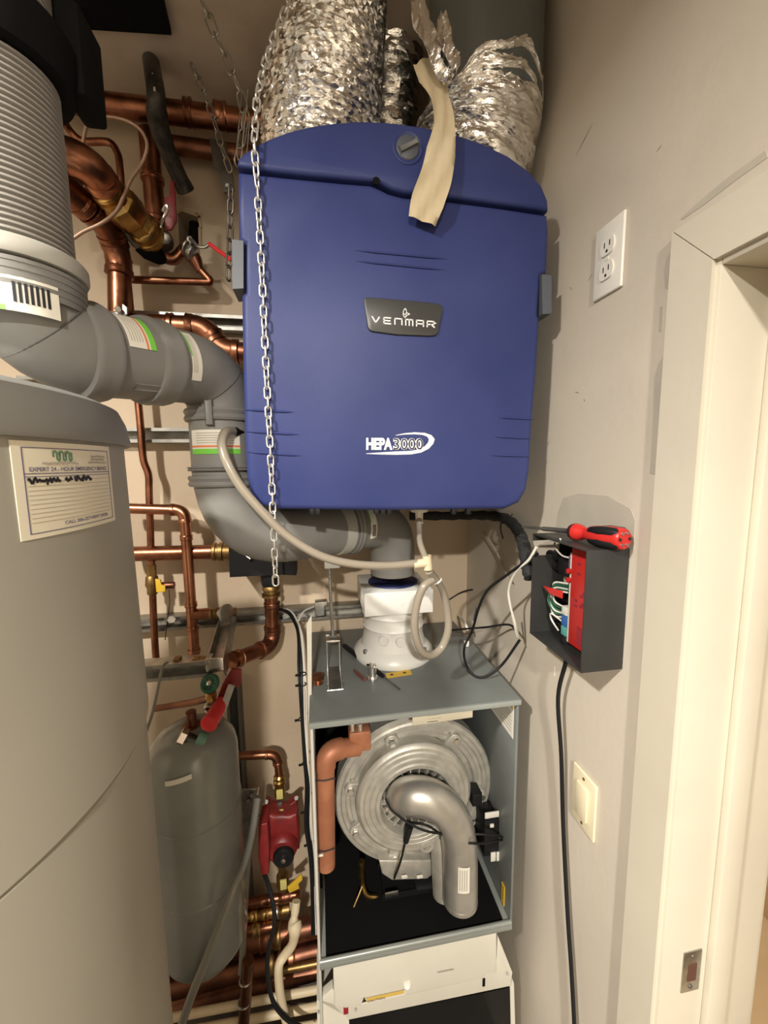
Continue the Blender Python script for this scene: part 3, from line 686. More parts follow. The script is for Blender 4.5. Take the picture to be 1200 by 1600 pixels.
# wiring block at the right
wb_ = A(770, 1300, .87)
obj('plug_block', box(B(), A(756, 1340, .87), A(785, 1268, .89)+V((0, .04, 0)), .004), black, bo)
obj('plug_block', box(B(), A(738, 1262, .88), A(752, 1235, .89)+V((0, .03, 0)), .004), black, bo)
for q in ((758, 1280, 779, 1266), (766, 1294, 771, 1286), (781, 1300, 786, 1292), (767, 1347, 774, 1330), (776, 1346, 783, 1329)): obj('plug_tag', box(B(), A(q[0], q[1], .866), A(q[2], q[3], .870), .0008), whitewire, bo)
# control housing swung down and white lower frame
ch = obj('control_housing', prism(B(), [A(x, y, .807) for x, y in ((520, 1500), (776, 1458), (776, 1520), (757, 1523), (757, 1528), (680, 1546), (540, 1576), (522, 1572))], (0, .03, 0), .003), white_m, bo); ch['label'] = 'white control housing'
obj('caution_label', obox(B(), A(599, 1558, 0.8050), (A(634, 1551, 0.8050)-A(565, 1566, 0.8050))/2, V((0, .0004, 0)), V((0, 0, .007)), 0), white_pl, ch)
o3 = A(573, 1565, 0.8043); u3 = A(632, 1552, 0.8043)-o3
obj('caution_stripe', obox(B(), A(602, 1556, 0.8047), u3*.5, V((0, .0003, 0)), V((0, 0, .0045)), 0), mat('caution_yellow', (.66, .45, .10), .5), ch)
text_mesh('caution_lettering', 'CAUTION', lambda u, v: o3+u3*(.02+.46*u)+V((0, -.0008, -.0022+.0050*v)), ink, ch, bold=.01)
bm = B(); vs = [bm.verts.new(A(x, y, 0.8040)) for x, y in ((565, 1567), (573, 1565), (569, 1559))]; bm.faces.new(vs); obj('caution_triangle', bm, ink, ch, smooth=False)
obj('hinge_boss', cyl(B(), A(636, 1538, .803), A(636, 1538, .81), .009, 20, .001), white_m, ch)
obj('print_mark', bar(B(), A(684, 1520, 0.8043), A(709, 1515, 0.8043), .0025, .0005), inkgrey, ch)
lf = obj('lower_frame', prism(B(), [A(x, y, .812) for x, y in ((499, 1563), (520, 1570), (545, 1594), (798, 1541), (801, 1520), (781, 1470), (778, 1462), (776, 1500), (522, 1550), (520, 1545))], (0, .02, 0), .002), white_m, bo)
obj('lower_frame_side', prism(B(), [A(x, y, .812) for x, y in ((797, 1543), (803, 1536), (806, 1640), (799, 1640))], (0, .1, 0), .002), white_m, bo)
obj('lower_frame_side', prism(B(), [A(x, y, .812) for x, y in ((495, 1562), (545, 1590), (548, 1640), (497, 1640))], (0, .1, 0), .002), white_m, bo)
gp = obj('display_panel', prism(B(), [A(x, y, .814) for x, y in ((545, 1594), (798, 1543), (800, 1660), (548, 1690))], (0, .02, 0), .001), glassy, bo); gp['label'] = 'glossy black display panel'
obj('red_tab', box(B(), A(537, 1586, .8085), A(544, 1570, .8115), .0005), mat('tab_red', (.30, .01, .02), .4), lf)
for q in ((556, 1578), (793, 1522), (498, 1581)): obj('frame_screw', cyl(B(), A(q[0], q[1], .8125), A(q[0], q[1], .8085), .003, 10), steel_dk, lf)
obj('latch_gap', box(B(), A(754, 1542, .8105), A(758, 1528, .8115)), blackm, lf)
# warning label lying on the top
yl = AZ(623, 1053, tz+.0005)
obj('yellow_label', obox(B(), yl, (AZ(643, 1050, tz+.0005)-AZ(604, 1056, tz+.0005))/2, V((0, .012, 0)), V((0, 0, .0004))), yellow, bo)
for q in ((612, 1054), (632, 1051)): obj('label_mark', obox(B(), AZ(q[0], q[1], tz+.0012), V((.004, 0, 0)), V((0, .003, 0)), V((0, 0, .0003))), ink, bo)
# paint specks left on top are wear in the material only
# ================================================================== DUCTS above the cabinet
def crumple(name, ctr, rad, m_, parent, seg=110, rings=190, rid=.0034, pitch=.0135, noise=.0026, seed=1, cut=None):
    rnd = random.Random(seed); path = smooth_path(ctr, 12); n0 = len(path)
    rs = [rad[min(len(rad)-1, int(i/12))]*(1-(i/12) % 1)+rad[min(len(rad)-1, int(i/12)+1)]*((i/12) % 1) for i in range(n0)]
    # resample
    P = []; Rr = []
    for k in range(rings):
        t = k/(rings-1)*(n0-1); i = min(int(t), n0-2); f = t-i
        P.append(path[i].lerp(path[i+1], f)); Rr.append(rs[i]*(1-f)+rs[i+1]*f)
    bm = B(); tan = [(P[min(i+1, rings-1)]-P[max(i-1, 0)]).normalized() for i in range(rings)]
    u = tan[0].cross(V((0, 1, 0))).normalized(); prev = None; s = 0
    for i in range(rings):
        if i:
            u = tan[i-1].rotation_difference(tan[i]) @ u; u = (u-tan[i]*u.dot(tan[i])).normalized(); s += (P[i]-P[i-1]).length
        v = tan[i].cross(u); row = []
        for k in range(seg):
            a = 2*math.pi*k/seg
            h = rid*math.sin(2*math.pi*(s/pitch)+a+.8*math.sin(3*a+i*.11))+rnd.uniform(-noise, noise)
            tt_ = tan[i]*(cut(a, s)*max(0, 1-s/.12) if cut else 0)
            row.append(bm.verts.new(tt_+P[i]+(u*math.cos(a)+v*math.sin(a))*(Rr[i]+h)+tan[i]*rnd.uniform(-noise, noise)*.7))
        if prev:
            for k in range(seg): bm.faces.new((prev[k], prev[(k+1) % seg], row[(k+1) % seg], row[k]))
        prev = row
    bmesh.ops.triangulate(bm, faces=bm.faces)
    return obj(name, bm, m_, parent, auto=32)
fd = thing('foil_duct', 'crumpled silver foil flexible duct left of the grey round duct', 'duct', (.03, .95, 2.22))
crumple('duct_skin', [(.085, .97, 2.743), (.07, .955, 2.65), (.048, .94, 2.55), (.03, .93, 2.44), (.03, .93, 2.32), (.03, .93, 2.2)], [.088, .096, .11, .118, .12, .12], foil, fd, seed=2)
fd2 = thing('foil_duct', 'dim foil flexible duct behind and between the other two ducts', 'duct', (.2, 1.08, 2.2))
crumple('duct_skin', [(.205, 1.10, 2.743), (.205, 1.10, 2.55), (.205, 1.08, 2.2)], [.085, .085, .085], foil, fd2, seed=5, seg=48, rings=60)
rd = thing('round_duct', 'dull grey round metal duct sleeved with crumpled foil at the upper right', 'duct', (.335, .86, 2.22))
zbt = A(765, 106, .775).z
obj('metal_sleeve', rev(B(), V((.370, .890, zbt)), V((.370, .890, 3.5)), [(0, .10), (0, .112), (.002, .115), (ZC-.002-zbt, .115), (ZC-.002-zbt, .1)], 64), ductgrey, rd)
crumple('foil_sleeve', [(.366, .893, zbt+.10), (.364, .895, zbt+.055), (.361, .90, zbt+.01), (.356, .91, zbt-.045), (.345, .915, zbt-.10), (.33, .92, zbt-.22)], [.121, .124, .126, .126, .124, .115], foil, rd, seed=9, seg=90, rings=90, rid=.004, pitch=.05, noise=.0022, cut=lambda a, s: 0.07+.035*math.sin(2*a+2.2)+.006*math.sin(9*a))
# torn foil flap hanging off the sleeve
def flap(name, pts, wd, m_, parent, th=.0008, seed=0, wav=.004):
    rnd = random.Random(seed); bm = B(); P = smooth_path(pts, 6); n = len(P); rows = []
    W = wd if isinstance(wd, list) else [wd]*len(pts)
    for i, p in enumerate(P):
        t = i/(n-1)*(len(W)-1); k = min(int(t), len(W)-2); w_ = W[k]*(1-(t-k))+W[k+1]*(t-k)
        d = (P[min(i+1, n-1)]-P[max(i-1, 0)]).normalized(); s = d.cross(V((0, 1, 0))).normalized(); nn = s.cross(d)
        rows.append([p+s*w_*(j/6-.5)+nn*(wav*math.sin(j*1.9+i*.35)+rnd.uniform(-wav, wav)*.25) for j in range(7)])
    f = [[bm.verts.new(q) for q in r] for r in rows]; b = [[bm.verts.new(q+V((0, th, 0))) for q in r] for r in rows]
    for i in range(n-1):
        for j in range(6):
            bm.faces.new((f[i][j], f[i][j+1], f[i+1][j+1], f[i+1][j])); bm.faces.new((b[i][j], b[i+1][j], b[i+1][j+1], b[i][j+1]))
        for j in (0, 6): bm.faces.new((f[i][j], f[i+1][j], b[i+1][j], b[i][j]))
    for i in (0, n-1):
        for j in range(6): bm.faces.new((f[i][j], b[i][j], b[i][j+1], f[i][j+1]))
    return obj(name, bm, m_, parent, auto=70)
flap('torn_foil_flap', [A(652, -10, .74), A(660, 30, .735), A(675, 60, .725), A(690, 90, .72), A(706, 120, .718)], [.02, .03, .045, .04, .025], foil, rd, seed=4, wav=.008)
flap('torn_foil_flap', [A(690, 20, .715), A(696, 50, .712), A(705, 85, .71), A(712, 108, .71)], [.012, .026, .03, .012], foil, rd, seed=8, wav=.006)
tg = flap('masking_tape_strip', [A(662, 92, 0.746), A(676, 118, 0.742), A(688, 155, 0.738), A(694, 195, 0.735), A(690, 235, 0.730), A(682, 275, 0.730), A(668, 315, 0.732), A(660, 345, 0.736)], [.042, .05, .034, .036, .052, .056, .058, .050], tape_m, None, seed=6, wav=.003)
tag(tg, 'torn strip of beige masking tape hanging over the blue cabinet', 'tape')
# hanging flange frame and black collar at the top left
bk = thing('flue_support', 'black flue support collar with flat plate at the ceiling in the upper left corner', 'bracket', (e1.x, e1.y, 2.3))
zb = A(60, 105, .52).z
obj('collar', rev(B(), V((e1.x, e1.y, A(30, 60, .55).z)), V((e1.x, e1.y, 4)), [(0, RF+.006), (0, RF+.02), (.012, RF+.024), (.05, RF+.026), (.06, RF+.012)], 48), blackm, bk)
obj('clamp_lug', box(B(), A(92, 142, .62), A(124, 40, .62)+V((0, .06, .03)), .006), blackm, bk)
obj('ceiling_plate', prism(B(), [V((e1.x-.18, .40, ZC-.012)), V((A(262, 54, .80).x, .40, ZC-.012)), AZ(268, 55, ZC-.012), AZ(128, 46, ZC-.012), AZ(110, 140, ZC-.012), V((e1.x-.18, .9, ZC-.012))], (0, 0, .012)), blackm, bk, smooth=False)
obj('hanger_leg', box(B(), (A(100, 60, .66).x, .63, 2.4), (A(122, 60, .66).x, .70, ZC-.012), .002), blackm, bk)
# ================================================================== CHAINS
def link_mesh(L, W, r):
    """elongated wire loop along local Z"""
    bm = B(); pts = []; hl = L/2-W/2
    for k in range(9): a = math.pi*k/8; pts.append(V((math.cos(a)*W/2, 0, hl+math.sin(a)*W/2)))
    for k in range(9): a = math.pi+math.pi*k/8; pts.append(V((math.cos(a)*W/2, 0, -hl+math.sin(a)*W/2)))
    pts.append(pts[0]); tube(bm, pts, r, 6, cap=False); return bm
def chain(label, pts, L, W, r, m_, group, twist=90):
    """links every inner pitch along a path"""
    P = [V(p) for p in pts]; root = thing('chain', label, 'chain', P[-1], group)
    bm = link_mesh(L, W, r)
    for f in bm.faces: f.smooth = True
    me = bpy.data.meshes.new('link'); bm.to_mesh(me); bm.free(); me.materials.append(m_)
    seglen = [(b-a).length for a, b in zip(P, P[1:])]; tot = sum(seglen); pitch = L-2*r*1.25; s = pitch/2; k = 0
    while s < tot:
        t = s; i = 0
        while i < len(seglen)-1 and t > seglen[i]: t -= seglen[i]; i += 1
        d = (P[i+1]-P[i]).normalized(); p = P[i]+d*t
        q = d.to_track_quat('Z', 'Y').to_matrix().to_4x4() @ M.Rotation(math.radians(twist*k+25), 4, 'Z')
        o = bpy.data.objects.new('link', me); COL.objects.link(o); o.parent = root
        o.matrix_local = M.Translation(p-P[-1]) @ q; s += pitch; k += 1
    return root
chain_m = mat('zinc_chain', (.80, .79, .75), .35, .85)
chain_d = mat('dark_zinc_chain', (.45, .43, .38), .4, .9)
cz = A(397, 222, .743)
chain('bright zinc chain draped down over the front of the blue cabinet', [A(462, -22, .80), A(440, 30, .79), A(418, 85, .775), A(402, 150, .752), cz, A(402, 290, .748), A(409, 420, .748), A(415, 560, .748), A(424, 740, .748), A(431, 915, .748)], .0215, .0105, .0018, chain_m, 'chains holding the cabinet', twist=72)
obj_a = chain('loose-linked chain from the ceiling to the cabinet\'s left top corner', [A(312, -8, .95), A(335, 50, .95), A(352, 88, .95), A(374, 140, .95), A(384, 185, .95), A(372, 245, .95)], .040, .017, .0019, chain_d, 'chains holding the cabinet')
chain('short dark chain in front of the copper pipes near the ceiling', [A(300, 100, 1.12), A(312, 130, 1.12), A(332, 180, 1.12), A(345, 225, 1.12), A(358, 262, 1.12)], .034, .014, .0018, chain_d, 'chains holding the cabinet')
chain('dark chain hanging beside the cabinet\'s left latch', [A(361, 290, .80), A(360, 330, .80), A(359, 375, .80), A(357, 428, .80)], .0265, .011, .0016, mat('black_chain', (.16, .15, .13), .4, .8), 'chains holding the cabinet')
# suspension wires at the cabinet's left top corner
for k, (x0, x1, lab) in enumerate(((374, 370, 'thin wire loop hanging left of the cabinet top'), (383, 378, 'second thin wire loop beside the cabinet top corner'))):
    tag(obj('hanger_wire', tube(B(), smooth_path([A(x0+4, 140, .93), A(x0, 185, .93), A(x1, 235, .93), A(x1+3, 250, .93), A(x1+7, 240, .93), A(x0+7, 190, .93)]), .0012, 6), steel), lab, 'wire')
# ================================================================== RELAY BOX on the right wall
cx0, cy0, cy1, cz0, cz1 = .422, .565, .728, 1.411, 1.619
rb = thing('relay_box', 'open charcoal relay enclosure on the right wall with red circuit cover', 'relay box', (XR, .646, cz0))
th = .0025
obj('near_side', box(B(), (cx0, cy0, cz0), (XR, cy0+th, cz1), .0008), boxm, rb)
obj('far_side', box(B(), (cx0, cy1-th, cz0), (XR, cy1, cz1-.045)), boxm, rb)
obj('far_side_rail', box(B(), (cx0, cy1-th, cz1-.014), (XR, cy1, cz1)), boxm, rb)
obj('far_side_post', box(B(), (XR-.02, cy1-th, cz1-.045), (XR, cy1, cz1-.014)), boxm, rb)
obj('top_side', box(B(), (cx0, cy0+th, cz1-th), (XR, cy1, cz1), .0006), boxm, rb)
obj('bottom_side', box(B(), (cx0, cy0+th, cz0), (XR, cy1, cz0+th), .0006), boxm, rb)
obj('back_plate', box(B(), (XR-.004, cy0+th, cz0+th), (XR-.0005, cy1-th, cz1-th)), black, rb)
obj('cover_screw', cyl(B(), (cx0+.012, .655, cz1), (cx0+.012, .655, cz1+.003), .0035, 12, .0008), steel_br, rb)
# red cover with board
rc = obj('circuit_cover', box(B(), (cx0+.030, cy0+.006, cz0+.014), (XR-.006, cy0+.082, cz1-.012), .003), red_m, rb); rc['label'] = 'red circuit cover'
xf = cx0+.0296
for k in range(14): obj('vent_slot', box(B(), (xf-.0006, cy0+.012, cz0+.024+k*.005), (xf+.0004, cy0+.036, cz0+.0262+k*.005)), maroon, rc)
for k in range(7): obj('vent_slot', box(B(), (xf-.0006, cy0+.040, cz0+.024+k*.005), (xf+.0004, cy0+.056, cz0+.0262+k*.005)), maroon, rc)
for (yy, zz) in ((.045, .093), (.04, .099), (.034, .105), (.045, .112), (.038, .118), (.034, .125), (.055, .150), (.055, .168), (.06, .09), (.06, .1)):
    obj('cover_slot', box(B(), (xf-.0006, cy0+yy, cz0+zz), (xf+.0004, cy0+yy+.007, cz0+zz+.004)), maroon, rc)
obj('cover_label', box(B(), (xf-.0006, cy0+.010, cz1-.042), (xf+.0004, cy0+.024, cz1-.03)), label_m, rc)
obj('circuit_board', box(B(), (cx0+.032, cy0+.083, cz0+.014), (XR-.006, cy0+.088, cz1-.024), .0008), pcb, rb)
zcn = cz0+.022
for nm, h, m_ in (('teal_connector', .019, tealwire), ('blue_connector', .021, bluewire), ('white_connector', .018, whitewire)):
    obj(nm, box(B(), (cx0+.030, cy0+.088, zcn), (cx0+.055, cy0+.104, zcn+h-.0015), .0012), m_, rb); zcn += h
obj('violet_connector', box(B(), (cx0+.033, cy0+.083, cz1-.055), (cx0+.05, cy0+.094, cz1-.03), .001), mat('violet_plastic', (.16, .06, .16), .4), rb)
obj('red_button', cyl(B(), (cx0+.04, cy0+.086, cz1-.058), (cx0+.026, cy0+.086, cz1-.058), .005, 14, .001), red_m, rb)
obj('red_button', cyl(B(), (cx0+.04, cy0+.086, cz1-.075), (cx0+.026, cy0+.086, cz1-.075), .005, 14, .001), red_m, rb)
P = [(cx0+.018, cy0+.088, cz0+.098), (cx0+.018, cy0+.125, cz0+.094), (cx0+.018, cy0+.150, cz0+.103), (cx0+.018, cy0+.118, cz0+.108), (cx0+.018, cy0+.088, cz0+.112)]
obj('red_flag', prism(B(), [V(p) for p in P], (.003, 0, 0), .0006), red_m, rb)
obj('transformer', box(B(), (cx0+.035, cy0+.095, cz0+.135), (XR-.006, cy0+.13, cz0+.165), .003), black, rb)
obj('terminal_screw', cyl(B(), (XR-.006, cy1-.02, cz0+.115), (XR-.016, cy1-.02, cz0+.115), .007, 16, .001), mat('terminal_white', (.55, .53, .45), .5), rb)
for k, (dz, m_) in enumerate(((0, greenwire), (.006, greenwire), (.003, whitewire), (-.004, whitewire), (.010, greenwire), (.014, whitewire))):
    obj('wire', tube(B(), smooth_path([(cx0+.04, cy0+.103, cz0+.058+dz), (cx0+.032, cy0+.13, cz0+.055+dz*1.6), (cx0+.03+k*.002, cy0+.15, cz0+.075+dz*1.5), (cx0+.038, cy0+.14, cz0+.098+dz), (cx0+.05, cy0+.115, cz0+.102+dz)]), .0018, 6), m_, rb)
obj('wire', tube(B(), smooth_path([(cx0+.04, cy0+.103, cz0+.04), (cx0+.03, cy0+.135, cz0+.05), (cx0+.035, cy0+.143, cz0+.035), (cx0+.04, cy0+.125, cz0+.018)]), .0018, 6), whitewire, rb)
obj('wire', tube(B(), smooth_path([(cx0+.036, cy0+.09, cz1-.035), (cx0+.03, cy0+.11, cz1-.034), (cx0+.03, cy0+.135, cz1-.022), (cx0+.04, cy0+.15, cz1-.018)]), .0015, 6), whitewire, rb)
obj('cable_gland', rev(B(), (cx0+.045, cy0+.105, cz0+.02), (cx0+.045, cy0+.105, 0), [(0, .009), (.012, .013), (.018, .013), (.022, .010), (.036, .009)], 16), black, rb)
for k, q in enumerate(((.02, .145), (.018, .07))): obj('cable_gland', cyl(B(), (cx0+.05, cy1-.012, cz0+.14+k*.02), (cx0+.05, cy1+.02, cz0+.14+k*.02), .009, 14, .002), black, rb)
# screwdriver on top
sd = thing('screwdriver', 'red and black multi-bit screwdriver lying on the relay box', 'screwdriver', (.46, .60, cz1))
hA = V((.474, .548, cz1+.0195)); hB = V((.452, .655, cz1+.016)); tip = V((.425, .775, cz1+.006)); dd = (hB-hA).normalized(); Lh = (hB-hA).length
obj('handle_grip', rev(B(), hA, hB, [(0, .004), (.0, .0155), (.003, .0175), (.008, .018), (.03, .018), (.055, .016), (.068, .0115)], 14), red_m, sd)
for k in range(4):
    a = math.pi/4+k*math.pi/2; u_ = dd.cross(upz).normalized(); v_ = dd.cross(u_); e = u_*math.cos(a)+v_*math.sin(a)
    obj('rubber_grip', tube(B(), [hA+dd*t+e*r for t, r in ((.003, .0115), (.010, .0125), (.035, .0125), (.056, .0105), (.066, .006))], [.006, .0088, .0092, .0075, .003], 10), black, sd)
obj('collar', rev(B(), hA+dd*.066, hB, [(0, .0125), (.004, .0105), (.012, .0105), (.018, .014), (.028, .0155), (.034, .0145)], 18), red_m, sd)
obj('black_band', rev(B(), hA+dd*.094, hB, [(0, .015), (.003, .0155), (.01, .013), (.013, .009)], 18), black, sd)
obj('shaft', tube(B(), [hA+dd*.104, hA+dd*.104+(tip-hA-dd*.104)*.55], .0045, 8), steel_dk, sd)
obj('bit', tube(B(), [hA+dd*.104+(tip-hA-dd*.104)*.5, tip], [.0035, .0022], 8), steel_dk, sd)
for k in range(6):
    a = 2*math.pi*k/6; u_ = dd.cross(upz).normalized(); v_ = dd.cross(u_); c = hA+(u_*math.cos(a)+v_*math.sin(a))*.0105
    obj('stored_bit', cyl(B(), c+dd*.004, c-dd*.0015, .0028, 8), steel if k % 3 else ink, sd)
# black power cable down the wall
cab = tube(B(), smooth_path([(cx0+.045, cy0+.105, cz0-.012), V((cx0+.046, cy0+.107, cz0-.04)), AX(872, 1090, .470), AX(877, 1180, .478), AX(880, 1290, .484), AX(887, 1430, .484), AX(893, 1520, .484), AX(899, 1640, .484), AX(908, 1900, .484)]), .0042, 10)
pcab = thing('power_cable', 'thick black power cable dropping from the relay box down the right wall', 'cable', AX(899, 1640, .484))
obj('sheath', cab, black, pcab)
obj('cable_print', box(B(), AX(866, 1055, .4655)-V((.001, .003, 0)), AX(868, 1045, .4655)+V((0, .003, .004))), label_m, pcab)
# big insulated black line from behind the cabinet
hs = thing('insulated_hose', 'thick black insulated hose from under the cabinet to the relay box', 'hose', A(826, 900, .735))
hp = smooth_path([A(640, 806, 1.22), A(700, 806, 1.20), A(748, 805, 1.12), A(785, 809, 1.0), A(806, 824, .90), A(818, 850, .82), A(823, 880, .77), A(829, 903, .745)], 6)
obj('hose_body', tube(B(), hp, [.0135+.0015*math.sin(i*2.1) for i in range(len(hp))], 14), mat('foam_black', (.018, .018, .018), .85, bump=.8, bscale=90), hs)
random.seed(11)
for i in range(4, len(hp)-2, 4):
    e = V((random.uniform(-1, 1), -.5, random.uniform(-.3, 1))).normalized(); obj('cable_tie', tube(B(), [hp[i], hp[i]+e*.022], .0012, 5), black, hs)
tag(obj('cable_stub', tube(B(), smooth_path([A(784, 812, .98), A(782, 826, .97), A(786, 842, .97)]), .0022, 6), black), 'short black cable stub hanging from the insulated hose', 'cable')
def wire(nm, label, pts, r, m_, cat='wire', seg=8, n=6):
    return tag(obj(nm, tube(B(), smooth_path(pts, n), r, seg), m_), label, cat)
wire('black_wire', 'black wire looping over the boiler top into the relay box', [A(840, 865, .72), A(815, 882, .76), A(790, 900, .80), A(762, 922, .86), A(748, 950, .92), A(738, 985, .97), A(726, 1010, .97), A(727, 1035, .93), A(740, 1055, .90), A(760, 1057, .885), A(785, 1038, .88), A(812, 1000, .85)], .0032, black)
wire('black_wire', 'thin black wire crossing behind the relay box loop', [A(700, 985, 1.15), A(735, 982, 1.02), A(760, 980, .98), A(795, 976, .92), A(810, 990, .86)], .0028, black)
wire('white_wire', 'white wire hanging from the relay box beside the black loop', [A(838, 855, .72), A(826, 875, .74), A(806, 893, .78), A(795, 920, .82), A(797, 945, .83), A(805, 975, .84), A(810, 996, .85), A(806, 985, .855), A(800, 958, .86)], .0028, whitewire)
wire('black_wire', 'thin black wire along the back wall above the boiler', [A(700, 938, 1.26), A(722, 925, 1.25), A(742, 922, 1.22), A(748, 935, 1.2), A(740, 970, 1.18)], .0025, black)
wire('beige_wire', 'thin beige wire lying against the right wall corner', [AX(755, 830, .49), AX(775, 860, .49), AX(788, 890, .49), AX(800, 910, .49)], .002, mat('beige_wire', (.42, .36, .28), .6))
wire('white_wire', 'short white wire end standing behind the boiler top', [AZ(718, 962, 1.25), AZ(727, 975, 1.25), AZ(731, 985, 1.235)], .004, whitewire)
ws = AZ(729, 1004, 1.235); tag(obj('cable_clip', box(B(), ws-V((.007, .004, .012)), ws+V((.007, .004, .006)), .002), white_pl), 'small white cable clip on the boiler top edge', 'clip')
# ================================================================== CONDENSATE HOSES
ht = thing('condensate_hose', 'clear vinyl drain hose drooping from the grey flue across to a tee', 'hose', A(660, 882, .78))
obj('hose', tube(B(), smooth_path([A(364, 674, .80), A(352, 676, .775), A(347, 695, .755), A(356, 725, .742), A(376, 760, .74), A(410, 800, .742), A(450, 838, .748), A(500, 868, .755), A(550, 881, .765), A(605, 884, .775), A(652, 880, .78)], 8), .0083, 14), hose_m, ht)
obj('hose_nipple', rev(B(), A(362, 674, .80), A(362, 674, .80)+V((.6, 1, 0)), [(0, .008), (.012, .009), (.018, .006), (.03, .006)], 14), black, ht)
tee = obj('tee', tube(B(), [A(646, 882, .78), A(668, 879, .78)], .0095, 14), mat('cream_fitting', (.62, .52, .36), .45), ht)
obj('tee_branch', tube(B(), [A(667, 868, .78), A(669, 890, .78)], .0095, 14), MATS['cream_fitting'], tee)
h2 = thing('condensate_hose', 'short clear hose hanging from the cabinet drain spigot', 'hose', A(664, 868, .78))
obj('hose', tube(B(), smooth_path([A(655, 806, .86), A(655, 830, .845), A(657, 850, .81), A(665, 872, .78)]), .0068, 12), hose_m, h2)
h3 = thing('condensate_hose', 'looped clear hose in front of the white flue adapter', 'hose', A(668, 1025, .80))
obj('hose', tube(B(), smooth_path([A(670, 892, .78), A(680, 905, .80), A(692, 925, .82), A(699, 955, .83), A(700, 985, .83), A(690, 1012, .83), A(673, 1024, .815), A(657, 1015, .80), A(648, 985, .79), A(650, 950, .785), A(661, 918, .782), A(676, 906, .79)], 8), .0085, 14), hose_m, h3)
obj('white_ring', ringd(B(), A(683, 908, .80), V((.6, 0, -1)), .010, .002, 20, 6), white_pl, h3)
# ================================================================== HANGER ROD, BRACKET, THINGS ON THE BOILER
th_ = thing('threaded_hanger', 'threaded rod with channel bracket holding the flue above the boiler', 'pipe hanger', AZ(522, 1062, ZT))
obj('rod', tube(B(), [A(514, 884, 1.0), A(520, 992, 1.0)], .0042, 10), steel, th_)
zr = [A(514, 884, 1.0).lerp(A(520, 992, 1.0), k/40) for k in range(41)]
bm = B()
for p in zr: ringd(bm, p, zr[-1]-zr[0], .0042, .0007, 10, 4)
obj('thread', bm, steel, th_)
obj('clamp_block', box(B(), A(507, 889, .99), A(531, 876, .99)+V((0, .025, 0)), .002), pp_lt, th_)
nz = A(520, 995, 1.0)
obj('nut', hexnut(B(), nz, nz+upz*.007, .010), steel, th_)
b0_ = AZ(522, 1066, ZT+.001); zt_ = A(520, 997, 1.0).z
obj('top_plate', obox(B(), nz-upz*.004, V((.018, 0, 0)), V((0, .02, 0)), V((0, 0, .0025)), .0008), steel_br, th_)
for s in (-1, 1): obj('channel_side', box(B(), (nz.x+s*.016-.001, nz.y-.095, ZT+.001), (nz.x+s*.016+.001, nz.y+.02, ZT+.012)), steel, th_)
obj('channel_base', box(B(), (nz.x-.016, nz.y-.095, ZT+.0005), (nz.x+.016, nz.y+.02, ZT+.002)), steel_dk, th_)
for s in (-1, 1): obj('upright', box(B(), (nz.x+s*.016-.001, nz.y-.015, ZT+.011), (nz.x+s*.016+.001, nz.y+.015, nz.z-.003)), steel, th_)
obj('wire_loop', tube(B(), [V((nz.x-.019, nz.y-.095, ZT+.02)), V((nz.x-.019, nz.y-.095, ZT+.003)), V((nz.x+.019, nz.y-.095, ZT+.003)), V((nz.x+.019, nz.y-.095, ZT+.02))], .0015, 6), steel_br, th_)
bb = AZ(497, 1068, ZT+.0005)
bu = thing('brass_bushing', 'copper coloured threaded bushing standing on the boiler corner', 'pipe fitting', bb)
obj('hex_body', hexnut(B(), bb+upz*.012, bb+upz*.024, .0155), copper_br, bu)
obj('threaded_end', rev(B(), bb, bb+upz, [q for k in range(6) for q in ((k*.002, .0115), (k*.002+.001, .0125))]+[(.0125, .0115)], 20), copper_br, bu)
obj('bore', cyl(B(), bb+upz*.0235, bb+upz*.0244, .0085, 18), copper_dk, bu)
nb = AZ(582, 1062, ZT+.0005)
nd = thing('chrome_fitting', 'chrome valve fitting standing beside the yellow label on the boiler', 'fitting', nb)
obj('base_nut', rev(B(), nb, nb+upz, [(0, .0135), (.003, .0145), (.009, .0145), (.012, .012)], 20), steel_br, nd)
obj('barrel', rev(B(), nb+upz*.012, nb+upz, [(0, .0105), (.022, .0105), (.023, .009)], 18), steel_br, nd)
for k in range(3): c = nb+upz*.034+V((math.cos(k*2.1)*.006, math.sin(k*2.1)*.006, 0)); obj('prong', cyl(B(), c, c+upz*.008, .0035, 10, .0008), steel_br, nd)
pa, pb_ = AZ(537, 1008, ZT+.008), AZ(625, 1077, ZT+.003)
pt = thing('slim_screwdriver', 'slim black screwdriver lying across the boiler top', 'screwdriver', pa.lerp(pb_, .5)-upz*.005)
dp = (pb_-pa)
obj('handle', tube(B(), [pa, pa+dp*.03, pa+dp*.42, pa+dp*.46, pa+dp*.72, pa+dp*.76], [.005, .0075, .0072, .005, .0062, .004], 10), black, pt)
obj('blade', tube(B(), [pa+dp*.75, pb_], [.0025, .0018], 8), steel_dk, pt)
qa, qb = AZ(553, 1047, ZT+.004), AZ(570, 1062, ZT+.004)
tag(obj('wood_plug', tube(B(), [qa, qa.lerp(qb, .4), qb], [.0028, .0045, .0045], 8), mat('brown_plug', (.14, .045, .03), .6)), 'small dark brown peg lying on the boiler top', 'peg')
